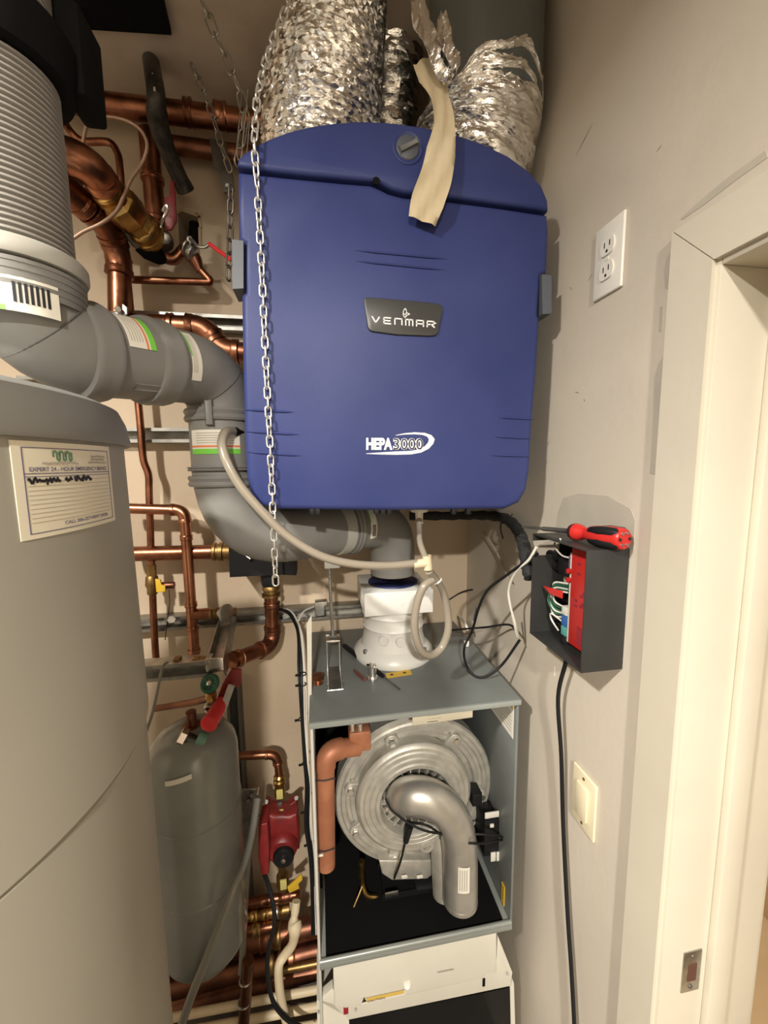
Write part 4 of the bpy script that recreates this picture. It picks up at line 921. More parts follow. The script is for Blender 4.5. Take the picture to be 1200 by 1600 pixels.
# ================================================================== STRUT CHANNELS on the back wall
def channel(bm, x0, x1, zc, y1=YB, h=.041, d=.041, t=.0028, lip=.009):
    """slotted C-channel along X, open side to the room"""
    y0 = y1-d
    box(bm, (x0, y1-t, zc-h/2), (x1, y1, zc+h/2))
    for s in (-1, 1):
        z = zc+s*h/2; box(bm, (x0, y0, min(z, z-s*t)), (x1, y1-t, max(z, z-s*t)))
        zz = z-s*lip; box(bm, (x0, y0, min(z-s*t, zz)), (x1, y0+t, max(z-s*t, zz)))
    return bm
strut_m = mat('strut_steel', (.34, .33, .30), .42, .9, col2=(.25, .24, .22), scale=25)
for px, py, x0, x1, lab in ((340, 503, -.78, .40, 'steel strut channel on the back wall behind the upper copper line'),
                            (370, 588, -.78, .40, 'steel strut channel mostly hidden behind the grey flue'),
                            (250, 680, -.78, .40, 'steel strut channel behind the vertical flue section'),
                            (450, 962, -.78, .36, 'steel strut channel running behind the boiler top')):
    zz = A(px, py, YB-.041).z
    tag(obj('strut_channel', channel(B(), x0, x1, zz), strut_m, smooth=False), lab, 'strut', 'strut channels on the back wall')
def vchannel(x, z0, z1, lab, y1=YB):
    bm = channel(B(), z0, z1, 0, 0)
    for v in bm.verts: v.co = V((x+v.co.z, y1+v.co.y, v.co.x))
    tag(obj('strut_channel', bm, mat('strut_dark_steel', (.16, .155, .14), .5, .9), smooth=False), lab, 'strut', 'strut channels on the back wall')  # darker steel than the level channels
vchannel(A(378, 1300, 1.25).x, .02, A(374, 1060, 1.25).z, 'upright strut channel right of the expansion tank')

# ================================================================== UPPER LEFT PIPEWORK
def run(label, pts, r, m1=copper, m2=None, name='copper_pipe', cat='pipe', er=None, sock=True, seg=16):
    low = min(pts, key=lambda p: p[2]); root = thing(name, label, cat, low); pipe_run(root, pts, r, m1, m2 or m1, er, seg, sock); return root
t = run('thick copper pipe along the back wall just under the ceiling', [A(60, 152, 1.2), A(410, 192, 1.2)], .026, copper)
for x in (292, 300, 346): p = A(x, 171+(x-240)*.1, 1.2); collar(t, p, V((1, 0, 0)), .026, .006 if x != 346 else .03, copper_br if x == 346 else copper, 'solder_joint' if x != 346 else 'coupling')
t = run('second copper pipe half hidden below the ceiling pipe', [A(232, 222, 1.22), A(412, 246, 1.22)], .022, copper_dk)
hb = thing('pipe_strap', 'dark steel strap holding the upper pipes at the wall', 'pipe strap', A(350, 300, 1.26))
obj('strap_plate', prism(B(), [A(x, y, 1.19) for x, y in ((327, 215), (352, 220), (362, 266), (366, 296), (349, 300), (343, 268), (334, 260))], (0, .01, 0), .001), steel_dk, hb)
obj('strap_bolt', cyl(B(), A(355, 290, 1.19), A(355, 290, 1.18), .005, 10, .001), steel, hb)
bp = thing('black_iron_pipe', 'black iron pipe slanting from the ceiling with an open lower end', 'pipe', A(290, 297, 1.2))
P = [AZ(236, 96, ZC-.001), A(243, 140, 1.06), A(248, 195, 1.1), A(268, 250, 1.15), A(288, 293, 1.19)]
ip = mat('black_iron', (.035, .032, .028), .45, .5, col2=(.06, .055, .045), scale=60)
obj('pipe', tube(B(), smooth_path(P, 5), [.019]*8+[.022]*5+[.02]*8, 16), ip, bp)
d_ = (P[-1]-P[-2]).normalized()
obj('open_end', rev(B(), P[-1], P[-1]+d_, [(-.01, .021), (.006, .023), (.008, .021), (.006, .014), (0, .012), (0, 0)], 18), ip, bp)
rnd = random.Random(5)
for k in range(6):
    c = smooth_path(P, 5)[2+k*2]; obj('paint_drip', obox(B(), c+V((rnd.uniform(-.006, .006), -.0185, 0)), V((.002, 0, 0)), V((0, .0015, 0)), V((0, 0, .004)), .0008), trim_m, bp)
# big elbow and brass union coming towards the wall
t = run('large copper elbow feeding the brass union beside the ribbed vent', [A(62, 232, .93), A(138, 252, .95), A(170, 302, 1.03)], .028, copper_br, copper_br, er=.055)
ua, ub = A(160, 290, 1.01), A(240, 376, 1.16); du = (ub-ua).normalized(); Lu = (ub-ua).length
u = thing('brass_union', 'large brass union valve below the copper elbow', 'pipe union', ub)
obj('inlet_rings', rev(B(), ua, ub, [(0, .029), (.004, .034), (.010, .035), (.012, .030), (.016, .030), (.018, .036), (.026, .036), (.028, .031), (.034, .031)], 28), brass, u)
obj('union_body', rev(B(), ua+du*.03, ub, [(0, .030), (.01, .038), (.02, .041), (.05, .041), (.06, .036), (Lu-.07, .034), (Lu-.06, .032)], 8), brass, u, auto=20)
obj('outlet_rings', rev(B(), ua+du*(Lu-.05), ub, [(0, .033), (.006, .038), (.016, .038), (.018, .034), (.024, .034), (.026, .039), (.036, .039), (.04, .033), (.05, .031), (.05, .018)], 28), brass, u)
# lower copper tee and drop
t = run('copper pipe bending down to the steel pipe clamp', [A(70, 268, .98), A(108, 300, 1.02), A(168, 352, 1.10), A(186, 400, 1.15), A(187, 492, 1.15)], .0255, copper, copper, er=.05)
ca, cb = A(108, 300, 1.02), A(168, 352, 1.10)
for f_ in (.35, .6): collar(t, ca.lerp(cb, f_), cb-ca, .0265, .018, copper, 'coupling')
collar(t, A(186, 415, 1.15), V((0, 0, 1)), .0255, .035, copper_br)
t = run('short copper stub behind the large elbow at the vent', [A(70, 262, 1.05), A(118, 268, 1.05)], .03, copper_dk)
# thin tubing
def thin(label, pts, r, m_, name='copper_tube', n=5): return tag(obj(name, tube(B(), smooth_path(pts, n), r, 10), m_), label, 'tube')
thin('thin copper tube bending above the brass union and down the wall', [A(80, 160, 1.15), A(98, 186, 1.17), A(110, 205, 1.19), A(130, 221, 1.2), A(168, 222, 1.2), A(182, 236, 1.2), A(188, 268, 1.2), A(195, 380, 1.22), A(203, 470, 1.22), A(208, 520, 1.22)], .0085, copper)
thin('slim copper tube beside the vertical drop pipe', [A(194, 330, 1.2), A(198, 400, 1.215), A(204, 480, 1.215), A(208, 510, 1.215)], .0055, copper)
thin('long slim copper tube running down the wall to the small brass valve', [A(214, 610, 1.215), A(219, 660, 1.215), A(222, 700, 1.215), A(225, 722, 1.215), A(232, 742, 1.215), A(233, 770, 1.215), A(236, 860, 1.215), A(237, 900, 1.215)], .0095, copper)
thin('bare capillary tube looping in front of the upper copper pipes', [A(128, 240, 1.02), A(131, 215, 1.02), A(137, 192, 1.02), A(150, 183, 1.02), A(180, 184, 1.02), A(205, 192, 1.02), A(222, 206, 1.02), A(230, 228, 1.02), A(222, 255, 1.02), A(205, 280, 1.01), A(194, 305, 1.0), A(182, 330, .99), A(160, 348, .98), A(130, 362, .98), A(112, 373, .98), A(104, 366, .98), A(98, 352, .98)], .0036, mat('capillary', (.42, .27, .19), .5, .6), 'capillary_tube')
# vertical pipe with red lever
t = run('vertical copper pipe carrying the upper red lever valve', [A(232, 205, 1.21), A(246, 372, 1.21)], .0235, copper)
for y in (280, 345): collar(t, A(232+(y-205)*.084, y, 1.21), V((0, 0, 1)), .0235, .012, copper_br)
vb = A(256, 375, 1.2)
obj('valve_body', rev(B(), vb+V((-.02, 0, .02)), vb+V((.02, -.02, -.03)), [(0, .018), (.015, .026), (.04, .026), (.055, .018)], 8), steel_dk, t, auto=20)
obj('valve_nut', hexnut(B(), A(258, 372, 1.17), A(258, 372, 1.14), .014), steel, t)
obj('lever_neck', tube(B(), smooth_path([A(252, 372, 1.14), A(251, 352, 1.13), A(256, 340, 1.12), A(262, 326, 1.12), A(259, 322, 1.12), A(254, 330, 1.125)]), .0035, 8), steel_br, t)
obj('red_lever', prism(B(), [A(x, y, 1.12) for x, y in ((266, 280), (272, 283), (276, 345), (268, 358), (258, 360), (256, 310), (264, 306))], (0, .006, 0), .0015), redpaint, t)
# mixing line with horizontal lever
t = thing('isolation_valve', 'chrome isolation valve with long red lever at the wall opening', 'valve', A(328, 440, 1.2))
ga, gb = A(195, 361, 1.12), A(244, 394, 1.18)
L_ = (gb-ga).length
obj('grey_sleeve', rev(B(), ga, gb, [(0, .008), (.01, .014), (L_*.35, .021), (L_*.8, .021), (L_*.95, .015), (L_, .012)], 18), mat('sleeve_grey', (.17, .16, .125), .5, .3), t)
obj('foam_sleeve', rev(B(), ga+(gb-ga)*.3+V((0, .01, -.014)), gb+V((.02, .01, -.014)), [(0, .012), (.02, .02), (L_*.7, .018), (L_*.85, .01)], 16), blackm, t)
pipe_run(t, [gb, A(270, 409, 1.2), A(290, 384, 1.2)], .0125, copper_br, er=.02, sock=False)
va = A(294, 388, 1.205)
obj('valve_body', rev(B(), A(284, 382, 1.2), A(304, 396, 1.2), [(0, .012), (.008, .020), (.020, .023), (.034, .023), (.042, .016)], 20), steel, t)
obj('packing_ring', ringd(B(), A(292, 386, 1.19), A(304, 396, 1.2)-A(284, 382, 1.2), .019, .0035, 24, 8), solder, t)
obj('stem', cyl(B(), A(298, 380, 1.19), A(296, 373, 1.16), .007, 12, .001), steel_br, t)
obj('lever_neck', tube(B(), smooth_path([A(296, 373, 1.155), A(302, 377, 1.15), A(310, 385, 1.14), A(320, 386, 1.135), A(328, 381, 1.13)]), .004, 8), steel, t)
obj('red_lever', tube(B(), [A(327, 381, 1.13), A(362, 407, 1.10)], .0048, 10), redbright, t)
obj('drain_adapter', tube(B(), [A(299, 397, 1.21), A(306, 408, 1.21), A(313, 424, 1.21)], [.020, .017, .010], 12), copper_dk, t)
pipe_run(t, [A(310, 418, 1.21), A(331, 441, 1.21), A(206, 437, 1.21)], .0095, copper, er=.012, sock=False)
thin('black pipe standing inside the wall opening', [A(304, 332, 1.33), A(303, 360, 1.33), A(300, 392, 1.32)], .013, black, 'black_pipe')
# line J with clamp
t = run('horizontal copper line under the steel clamp running behind the cabinet', [A(100, 500, 1.17), A(322, 512, 1.17), A(345, 548, 1.17), A(392, 552, 1.17)], .0265, copper, copper, er=.036)
collar(t, A(268, 509, 1.17), V((1, 0, 0)), .0265, .014, copper)
cl = thing('pipe_clamp', 'zinc pipe clamp joining the drop pipe and the horizontal copper line', 'pipe clamp', A(185, 530, 1.13))
obj('clamp_strap', prism(B(), [A(x, y, 1.13) for x, y in ((174, 478), (178, 474), (192, 474), (199, 480), (199, 498), (195, 530), (178, 532), (169, 512), (171, 495))], (0, .006, 0), .002), steel_br, cl)
obj('clamp_bolt', hexnut(B(), A(184, 483, 1.128), A(184, 483, 1.115), .008), steel, cl)
obj('clamp_rib', box(B(), A(176, 513, 1.122), A(196, 500, 1.13), .002), steel_br, cl)
obj('clamp_jaw', box(B(), A(196, 531, 1.12), A(203, 495, 1.14), .001), steel_dk, cl)
tag(obj('support_rod', tube(B(), [A(105, 448, .70), A(157, 494, 1.0)], .003, 8), steel_br), 'thin bright support rod slanting behind the flue sticker', 'rod')
tag(obj('support_rod', tube(B(), [A(144, 505, .80), A(172, 522, .9)], .003, 8), steel_br), 'short bright rod end above the flue joint', 'rod')
# ================================================================== MID LEFT PIPEWORK
t = thing('copper_riser', 'copper riser with tee standing above the strut bracket', 'pipe', A(296, 1026, 1.18))
pipe_run(t, [A(185, 794, 1.19), A(288, 797, 1.19), V((A(288, 797, 1.19).x, 1.19, A(296, 1026, 1.19).z))], .0145, copper_br, copper_br, er=.026)
xr = A(288, 797, 1.19).x
for y in (840, 945, 982, 1018): collar(t, V((xr, 1.19, A(290, y, 1.19).z)), upz, .0145, .012 if y != 840 else .014, copper_br)
zt3 = A(292, 961, 1.19).z
obj('tee_branch', tube(B(), [V((xr, 1.19, zt3)), V((xr+.05, 1.19, zt3))], .0165, 16), copper_br, t)
obj('branch_fitting', rev(B(), V((xr+.045, 1.19, zt3)), V((1, 1.19, zt3)), [(0, .013), (.004, .016), (.012, .016), (.014, .012), (.022, .012), (.024, .016), (.034, .016), (.036, .011), (.05, .011), (.052, .017), (.06, .017), (.064, .013), (.078, .013)], 18), brass_dk, t)
obj('gauge_disc', rev(B(), A(352, 958, 1.15), A(352, 958, 1.15)+V((1, -.6, .1)), [(-.02, .012), (0, .014), (.001, .026), (.006, .026), (.007, .022)], 24), steel, t)
t = run('thick copper pipe meeting the black valve housing', [A(195, 866, 1.21), A(346, 862, 1.21)], .0215, copper)
obj('brass_adapter', rev(B(), A(332, 862, 1.21), A(400, 862, 1.21), [(0, .022), (.003, .027), (.01, .027), (.012, .023), (.018, .023), (.020, .028), (.03, .028), (.032, .024), (.07, .024)], 24), brass_dk, t)
ih = thing('valve_housing', 'black foam valve housing below the grey flue', 'valve housing', A(422, 925, 1.17))
obj('main_block', prism(B(), [A(x, y, 1.15) for x, y in ((357, 850), (440, 846), (442, 898), (359, 902))], (0, .10, 0), .003), black, ih)
obj('side_block', prism(B(), [A(x, y, 1.16) for x, y in ((438, 866), (463, 875), (463, 899), (438, 898))], (0, .07, 0), .003), black, ih)
obj('neck', rev(B(), A(421, 890, 1.19), A(423, 925, 1.19), [(0, .028), (.04, .026), (.05, .022), (.055, .018)], 20), black, ih)
obj('wire_tie', tube(B(), [A(384, 868, 1.148), A(391, 873, 1.14), A(389, 877, 1.148)], .002, 6), steel_br, ih)
t = thing('copper_offset', 'copper offset pipe dropping from the black valve housing', 'pipe', A(372, 1035, 1.05))
pipe_run(t, [A(423, 915, 1.19), A(427, 1008, 1.19), A(362, 1033, 1.05)], .0205, copper, copper_dk, er=.05)
obj('brass_adapter', rev(B(), A(423, 914, 1.19), A(425, 950, 1.19), [(0, .023), (.004, .026), (.012, .026), (.014, .022), (.024, .022), (.026, .027), (.034, .027), (.036, .022)], 20), brass_dk, t)
for y in (945, 985): collar(t, A(424+(y-915)*.033, y, 1.19), upz, .0205, .014, copper_dk)
collar(t, A(370, 1030, 1.065), A(362, 1033, 1.05)-A(427, 1008, 1.19), .0205, .02, copper_br)
# small brass valve with yellow lever
t = thing('brass_drain_valve', 'small brass valve with yellow lever on the slim copper tube', 'valve', A(240, 945, 1.21))
obj('union_nut', hexnut(B(), A(236, 882, 1.215), A(237, 900, 1.215), .013), brass_dk, t)
obj('body', rev(B(), A(237, 898, 1.215), A(239, 945, 1.215), [(0, .011), (.006, .016), (.03, .018), (.04, .014), (.055, .014), (.06, .010)], 14), brass_dk, t)
obj('yellow_lever', prism(B(), [A(x, y, 1.19) for x, y in ((242, 905), (250, 906), (252, 914), (258, 916), (258, 925), (244, 926))], (0, .008, 0), .002), yellow, t)
obj('side_outlet', cyl(B(), A(252, 915, 1.21), A(273, 914, 1.21), .010, 14, .002), copper_dk, t)
thin('slim copper tube below the small brass valve', [A(238, 915, 1.215), A(241, 985, 1.215), A(244, 1035, 1.215)], .0095, copper)
thin('thin dangling wire under the yellow lever valve', [A(264, 922, 1.2), A(265, 940, 1.2), A(263, 958, 1.2), A(258, 1000, 1.2)], .0012, ink, 'dangling_wire')
# strut bracket reaching from the wall
sb = thing('strut_bracket', 'galvanised strut bracket standing out from the wall above the expansion tank', 'bracket', A(335, 1050, 1.0))
za = A(335, 1035, 1.0).z
bar(bm := B(), A(357, 962, 1.22), A(336, 1050, 1.0), .036, .004); obj('arm_plate', bm, steel, sb)
bar(bm := B(), A(366, 962, 1.22)+V((0, 0, .004)), A(350, 1050, 1.0)+V((0, 0, .004)), .004, .036); obj('arm_web', bm, steel, sb)
bar(bm := B(), A(348, 962, 1.22)+V((0, 0, .004)), A(322, 1050, 1.0)+V((0, 0, .004)), .004, .028); obj('arm_web', bm, steel, sb)
obj('cross_channel', channel(B(), A(200, 1045, 1.0).x, A(330, 1045, 1.0).x, A(280, 1046, 1.0).z, 1.03), steel, sb, smooth=False)
obj('arm_end', box(B(), A(322, 1050, .99), A(348, 1028, .99)+V((0, .006, 0)), .001), steel_br, sb)
for x in (270, 300, 310): obj('spring_nut', box(B(), A(x, 1036, 1.0), A(x+10, 1030, 1.0)+V((0, .02, 0)), .001), brass_dk, sb)
obj('channel_nut', hexnut(B(), A(268, 968, 1.23), A(268, 968, 1.2), .012), steel, sb)
thin('white lead running from the strut bracket down along the storage tank', [A(262, 1035, .97), A(254, 1042, .95), A(247, 1075, .92), A(238, 1115, .88), A(226, 1150, .84)], .0032, hose_g, 'thin_lead')
# drain cock, red lever
t = thing('drain_cock', 'brass drain cock with green handwheel above the expansion tank', 'valve', A(330, 1110, .98))
gw = A(328, 1068, .97); dgw = V((-.15, -.75, .65))
bm = ringd(B(), gw, dgw, .018, .0055, 24, 8)
for k in range(4):
    u_ = dgw.cross(upz).normalized(); v_ = dgw.normalized().cross(u_); e = u_*math.cos(k*math.pi/4)+v_*math.sin(k*math.pi/4); bar(bm, gw-e*.018, gw+e*.018, .006, .004, dgw)
obj('handwheel', bm, green, t)
obj('wheel_screw', cyl(B(), gw, gw+dgw.normalized()*.007, .006, 12, .001), steel_br, t)
obj('body', rev(B(), gw, A(331, 1098, .98), [(0, .006), (.02, .007), (.022, .012), (.035, .013), (.05, .011)], 12), brass, t)
oc = A(329, 1103, .965); obj('outlet', rev(B(), A(333, 1092, .98), A(327, 1107, .955), [(0, .009), (.012, .011), (.018, .0135), (.030, .0135), (.032, .011), (.030, .008), (.02, .007), (.02, 0)], 18), solder, t)
obj('feed_pipe', tube(B(), [A(330, 1090, 1.0), A(300, 1098, 1.08), A(243, 1107, 1.12)], .009, 12), copper_dk, t)
t = thing('red_lever_valve', 'bright red valve lever with round capped grip pointing at the viewer', 'valve', A(328, 1140, .9))
obj('lever_plate', prism(B(), [A(x, y, 1.0) for x, y in ((362, 1045), (377, 1047), (377, 1070), (366, 1076), (355, 1095), (343, 1108), (336, 1100), (347, 1070))], (0, .008, 0), .002), redpaint, t)
obj('steel_tang', bar(B(), A(362, 1070, .985), A(347, 1112, .94), .016, .003), steel, t)
obj('grip', tube(B(), [A(347, 1098, .97), A(327, 1130, .90)], [.0165, .0185], 24), redbright, t)
g1, g2 = A(347, 1098, .97), A(327, 1130, .90); dg_ = (g2-g1).normalized()
obj('grip_cap', rev(B(), g2, g2+dg_, [(-.004, .019), (.002, .0195), (.004, .0185), (.0025, .0165), (.0025, 0)], 28), redbright, t)
# ================================================================== EXPANSION TANK
ec = A(312, 1300, .97); ER = .102
zt0, zb0 = A(312, 1148, .93).z, A(320, 1500, .95).z
E_ = thing('expansion_tank', 'dark grey expansion tank tucked behind the storage tank', 'expansion tank', (ec.x, ec.y, zb0))
H = zt0-zb0
pr = [(0, .0), (.004, .05), (.02, .082), (.045, .098), (.06, ER)]+[(.06+(H-.13)*.34, ER), (.06+(H-.13)*.345, ER+.0025), (.06+(H-.13)*.355, ER+.0025), (.06+(H-.13)*.36, ER)]
pr += [(.06+(H-.13)*.72, ER), (.06+(H-.13)*.725, ER+.0025), (.06+(H-.13)*.735, ER+.0025), (.06+(H-.13)*.74, ER), (H-.07, ER), (H-.045, .097), (H-.02, .08), (H-.006, .055), (H, .025), (H, 0)]
cE = V((ec.x, ec.y, zb0))
obj('shell', rev(B(), cE, cE+upz, pr, 64), exp_m, E_, auto=28)
wl = wrap(V((ec.x, ec.y, 0)), upz, ER+.001, -18, 14, A(303, 1220, .87).z, A(303, 1212, .87).z, label_m, 'serial_sticker', E_)
for v in wl.data.vertices:
    v.co.z += (v.co.x)*.22
ct = V((ec.x, ec.y, zt0))
obj('top_nipple', rev(B(), ct-upz*.004, ct+upz, [(0, .022), (.006, .022), (.008, .012), (.04, .012)], 18), copper_dk, E_)
obj('service_fitting', tube(B(), [A(282, 1152, .93), A(300, 1156, .93), A(332, 1168, .93)], [.016, .013, .013], 14), ip, E_)
obj('green_tape', tube(B(), [A(308, 1153, .925), A(321, 1158, .925)], .0145, 14), mat('verdigris', (.13, .27, .21), .7), E_)
obj('end_nut', hexnut(B(), A(280, 1150, .93), A(290, 1154, .93), .020), solder, E_)
thin('copper stub rising from the expansion tank top', [A(338, 1100, .98), A(338, 1130, .975), A(338, 1155, .97)], .0085, copper_dk)
# ================================================================== PUMP GROUP
t = run('copper elbow pipe feeding the red pump', [A(372, 1181, 1.17), A(432, 1178, 1.17), A(438, 1222, 1.17)], .0125, copper_br, copper, er=.026)
pv = thing('pump_valve', 'brass isolating valve with yellow levers above the red pump', 'valve', A(438, 1270, 1.15))
obj('body', rev(B(), A(436, 1210, 1.17), A(439, 1270, 1.17), [(0, .013), (.006, .017), (.012, .014), (.016, .014), (.02, .018), (.03, .018), (.032, .014), (.045, .016), (.07, .016)], 16), brass, pv)
obj('yellow_lever', box(B(), A(432, 1250, 1.14), A(442, 1232, 1.145), .002), mat('pale_yellow_vinyl', (.55, .48, .16), .45), pv)
obj('lever_stem', box(B(), A(434, 1262, 1.135), A(441, 1250, 1.145), .001), steel_dk, pv)
obj('yellow_lever', box(B(), A(433, 1277, 1.12), A(443, 1263, 1.127), .002), MATS['pale_yellow_vinyl'], pv)
pm = thing('circulator_pump', 'red circulator pump with black motor cap beside the boiler', 'pump', A(438, 1368, 1.15))
pc = A(441, 1322, 1.10)
obj('flange', prism(B(), [A(x, y, 1.14) for x, y in ((415, 1253), (430, 1262), (448, 1262), (462, 1250), (466, 1260), (450, 1278), (428, 1278), (414, 1262))], (0, .03, 0), .004), redpaint, pm)
obj('motor_body', rev(B(), pc+V((0, .07, 0)), pc+V((0, -.1, 0)), [(0, .036), (.012, .046), (.04, .048), (.07, .047), (.085, .042), (.092, .034), (.092, 0)], 32), redpaint, pm)
obj('upper_casing', prism(B(), [A(x, y, 1.10) for x, y in ((418, 1272), (428, 1276), (452, 1276), (464, 1272), (468, 1300), (468, 1330), (414, 1330), (414, 1295))], (0, .06, 0), .012), redpaint, pm)
jb = obj('terminal_box', prism(B(), [A(x, y, 1.06) for x, y in ((404, 1290), (418, 1286), (421, 1330), (420, 1366), (408, 1369), (403, 1340))], (0, .07, 0), .004), redpaint, pm)
cc = A(443, 1340, 1.07)
obj('motor_cap', rev(B(), cc+V((0, .01, 0)), cc+V((0, -1, 0)), [(0, .030), (.012, .030), (.016, .027), (.016, .014), (.019, .012), (.019, 0)], 28), black, pm)
obj('vent_screw', cyl(B(), cc+V((0, -.008, 0)), cc+V((0, -.013, 0)), .007, 14, .001), solder, pm)
for q in ((416, 1253), (463, 1247)): obj('flange_bolt', hexnut(B(), A(q[0], q[1], 1.14), A(q[0], q[1], 1.12), .007), steel_dk, pm)
bk2 = thing('mounting_plate', 'grey steel mounting plate left of the red pump', 'bracket', A(392, 1330, 1.15))
obj('plate', prism(B(), [A(x, y, 1.16) for x, y in ((378, 1234), (402, 1233), (404, 1262), (398, 1300), (386, 1330), (378, 1330))], (0, .005, 0), .001), steel, bk2)
for q in ((393, 1243), (395, 1275), (403, 1274), (388, 1252)): obj('bolt', hexnut(B(), A(q[0], q[1], 1.16), A(q[0], q[1], 1.145), .006), steel_dk, bk2)
obj('edge', bar(B(), A(403, 1236, 1.15), A(398, 1300, 1.15), .004, .03), steel_br, bk2)
# below the pump
t = thing('pump_outlet_valve', 'brass valve with yellow lever below the red pump', 'valve', A(440, 1400, 1.15))
obj('body', rev(B(), A(441, 1358, 1.15), A(443, 1410, 1.15), [(0, .012), (.02, .012), (.022, .019), (.05, .02), (.06, .015), (.07, .015)], 14), brass_dk, t)
obj('yellow_lever', box(B(), A(438, 1392, 1.12), A(448, 1372, 1.127), .002), MATS['pale_yellow_vinyl'], t)
obj('yellow_lever', prism(B(), [A(x, y, 1.10) for x, y in ((449, 1388), (462, 1376), (471, 1367), (473, 1375), (466, 1382), (468, 1389), (452, 1396))], (0, .008, 0), .002), yellow, t)
def hline(label, x0, y0, x1, y1, Y, r, m_, rings=(), **k):
    t = run(label, [A(x0, y0, Y), A(x1, y1, Y)], r, m_, **k)
    for f, L_, m2 in rings: collar(t, A(x0, y0, Y).lerp(A(x1, y1, Y), f), A(x1, y1, Y)-A(x0, y0, Y), r, L_, m2)
    return t
hline('copper pipe joining the pump outlet valve from the left', 384, 1412, 470, 1396, 1.17, .014, copper, ((.35, .03, copper), (.75, .03, copper_dk)))
hline('brass fitted pipe below the pump outlet', 384, 1432, 452, 1420, 1.16, .0165, brass_dk, ((.2, .02, brass), (.45, .02, brass), (.7, .016, solder)))
hline('short copper union among the lower pipes', 382, 1455, 430, 1446, 1.14, .017, copper, ((.4, .024, brass_dk),))
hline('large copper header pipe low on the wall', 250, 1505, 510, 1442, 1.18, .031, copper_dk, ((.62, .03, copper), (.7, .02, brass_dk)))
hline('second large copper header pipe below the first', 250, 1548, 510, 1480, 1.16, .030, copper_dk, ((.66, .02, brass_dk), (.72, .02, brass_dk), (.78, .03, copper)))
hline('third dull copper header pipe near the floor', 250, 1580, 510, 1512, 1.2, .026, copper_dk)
hline('slim brass pipe in front of the lower headers', 430, 1518, 500, 1504, 1.12, .010, brass_dk, ())
hline('upper cream plastic pipe near the bottom left', 258, 1592, 500, 1545, 1.1, .0115, white_hose, name='plastic_pipe')
hline('middle cream plastic pipe near the bottom left', 258, 1618, 500, 1572, 1.08, .0115, white_hose, name='plastic_pipe')
hline('lowest cream plastic pipe near the bottom left', 258, 1645, 500, 1600, 1.06, .0115, white_hose, name='plastic_pipe')
t = thing('pipe_hanger_post', 'dark upright pipe post in front of the cream pipes', 'post', A(378, 1640, 1.04))
obj('post', tube(B(), [A(388, 1500, 1.04), A(384, 1560, 1.04), A(374, 1680, 1.04)], .016, 12), copper_dk, t)
for y in (1530, 1565): obj('hose_band', ringd(B(), A(386-(y-1500)*.06, y, 1.04), upz, .0165, .003, 20, 6), steel, t)
# cream condensate hose, cables
hw = thing('cream_hose', 'cream wrapped drain hose hanging below the pump', 'hose', A(445, 1620, 1.02))
pw = smooth_path([A(463, 1408, 1.06), A(461, 1425, 1.05), A(459, 1440, 1.04), A(461, 1452, 1.03), A(457, 1475, 1.03), A(445, 1492, 1.03), A(436, 1508, 1.02), A(436, 1535, 1.02), A(440, 1565, 1.02), A(446, 1590, 1.02), A(455, 1625, 1.02)], 5)
nr = len(pw); obj('hose_body', tube(B(), pw, [.0125+.008*math.exp(-((i/nr-.26)/.07)**2)-.003*math.exp(-((i/nr-.14)/.03)**2) for i in range(nr)], 14), white_hose, hw)
wire('pump_cable', 'black cable drooping from the pump past the lower headers', [A(413, 1366, 1.09), A(420, 1385, 1.08), A(428, 1420, 1.05), A(428, 1450, 1.03), A(420, 1482, 1.02), A(418, 1520, 1.01), A(425, 1560, 1.0), A(440, 1584, 1.0), A(460, 1600, 1.0), A(490, 1612, 1.0)], .0062, black, 'cable')
gh = tube(B(), smooth_path([A(402, 1250, 1.05), A(394, 1300, .98), A(384, 1340, .92), A(366, 1385, .865), A(345, 1440, .845), A(322, 1500, .84), A(298, 1560, .84), A(276, 1625, .84)]), .0095, 12)
tag(obj('grey_hose', gh, hose_g), 'grey vinyl hose slanting across the expansion tank', 'hose')
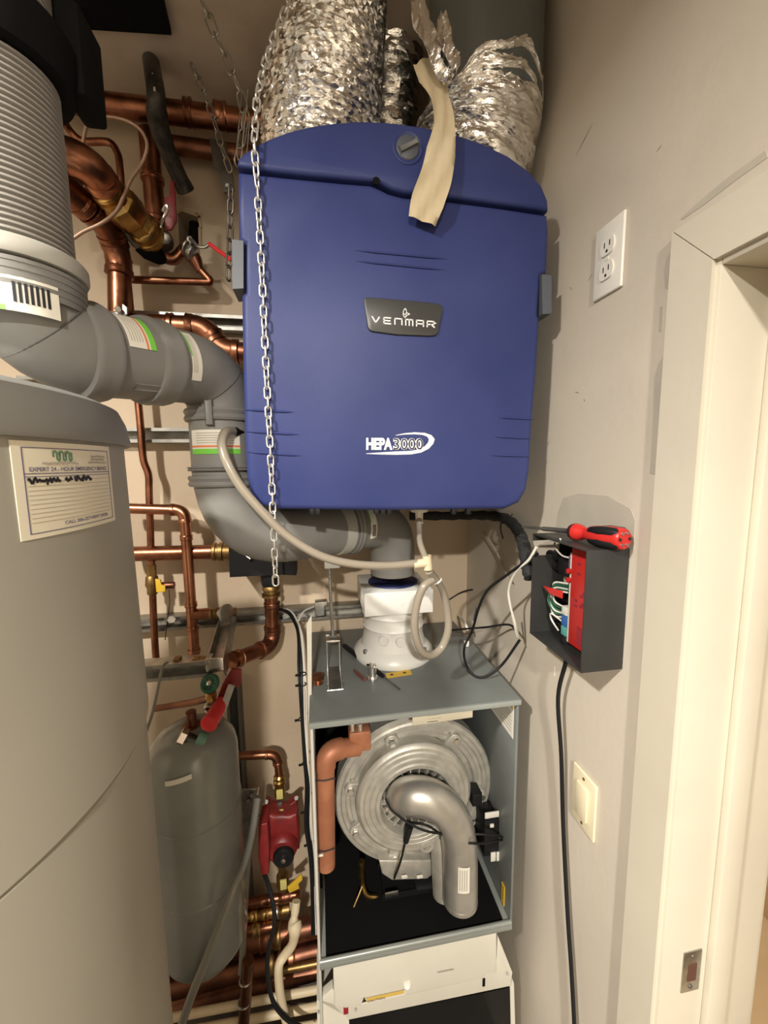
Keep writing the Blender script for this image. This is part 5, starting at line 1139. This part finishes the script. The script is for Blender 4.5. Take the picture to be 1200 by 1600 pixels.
gh = tube(B(), smooth_path([A(396, 1285, 1.08), A(388, 1340, 1.06), A(382, 1420, 1.05), A(380, 1470, 1.05), A(377, 1520, 1.06)]), .009, 12)
tag(obj('grey_hose', gh, hose_g), 'grey vinyl hose hanging straight down beside the upright strut', 'hose')
# wire bundle along the boiler's left edge
wbd = thing('wire_bundle', 'black and white wire bundle tied along the left edge of the boiler', 'cable bundle', A(490, 1360, .98))
for k, (m_, dx, r) in enumerate(((black, 0, .0035), (whitewire, 3.5, .002), (black, -2.5, .003), (whitewire, 6, .0018), (black, 2, .0028))):
    rnd = random.Random(k); j_ = lambda: rnd.uniform(-1.5, 1.5)
    obj('wire', tube(B(), smooth_path([A(436+dx*2, 951, 1.22), A(452+dx, 958, 1.18), A(463+dx+j_(), 978, 1.12), A(467+dx+j_(), 1000, 1.08), A(470+dx+j_(), 1040, 1.03), A(472+dx+j_(), 1080, 1.0), A(473+dx+j_(), 1130, .99), A(477+dx+j_(), 1190, .98), A(480+dx+j_(), 1230, .98), A(480+dx+j_(), 1290, .98), A(486+dx+j_(), 1340, .98), A(489+dx+j_(), 1400, .98), A(490+dx, 1460, .98)]), r, 7), m_, wbd)
obj('wire', tube(B(), smooth_path([A(490, 948, 1.2), A(475, 955, 1.16), A(466, 970, 1.12)]), .0025, 7), whitewire, wbd)
for (x, y) in ((471, 1053), (471, 1069), (470, 1123), (476, 1192), (479, 1266), (484, 1317)):
    p = A(x+2, y, 1.0); bm = ringd(B(), p, upz, .0085, .0016, 14, 5); tube(bm, [p+V((-.008, -.004, 0)), p+V((-.018, -.008, .002))], .003, 6); obj('cable_tie', bm, black, wbd)
sbk = A(498, 945, 1.2); tag(obj('channel_bracket', prism(B(), [A(x, y, 1.2) for x, y in ((492, 942), (511, 940), (511, 946), (507, 947), (507, 962), (492, 964))], (0, .03, 0), .001), steel), 'small steel bracket on the strut behind the boiler corner', 'bracket')
# boiler-side white cable trim
tag(obj('white_trim_strip', prism(B(), [A(x, y, .90) for x, y in ((479, 975), (487, 960), (487, 1130), (482, 1130))], (0, .004, 0)), white_m, smooth=False), 'narrow white strip upright against the boiler\'s back left edge', 'strip')
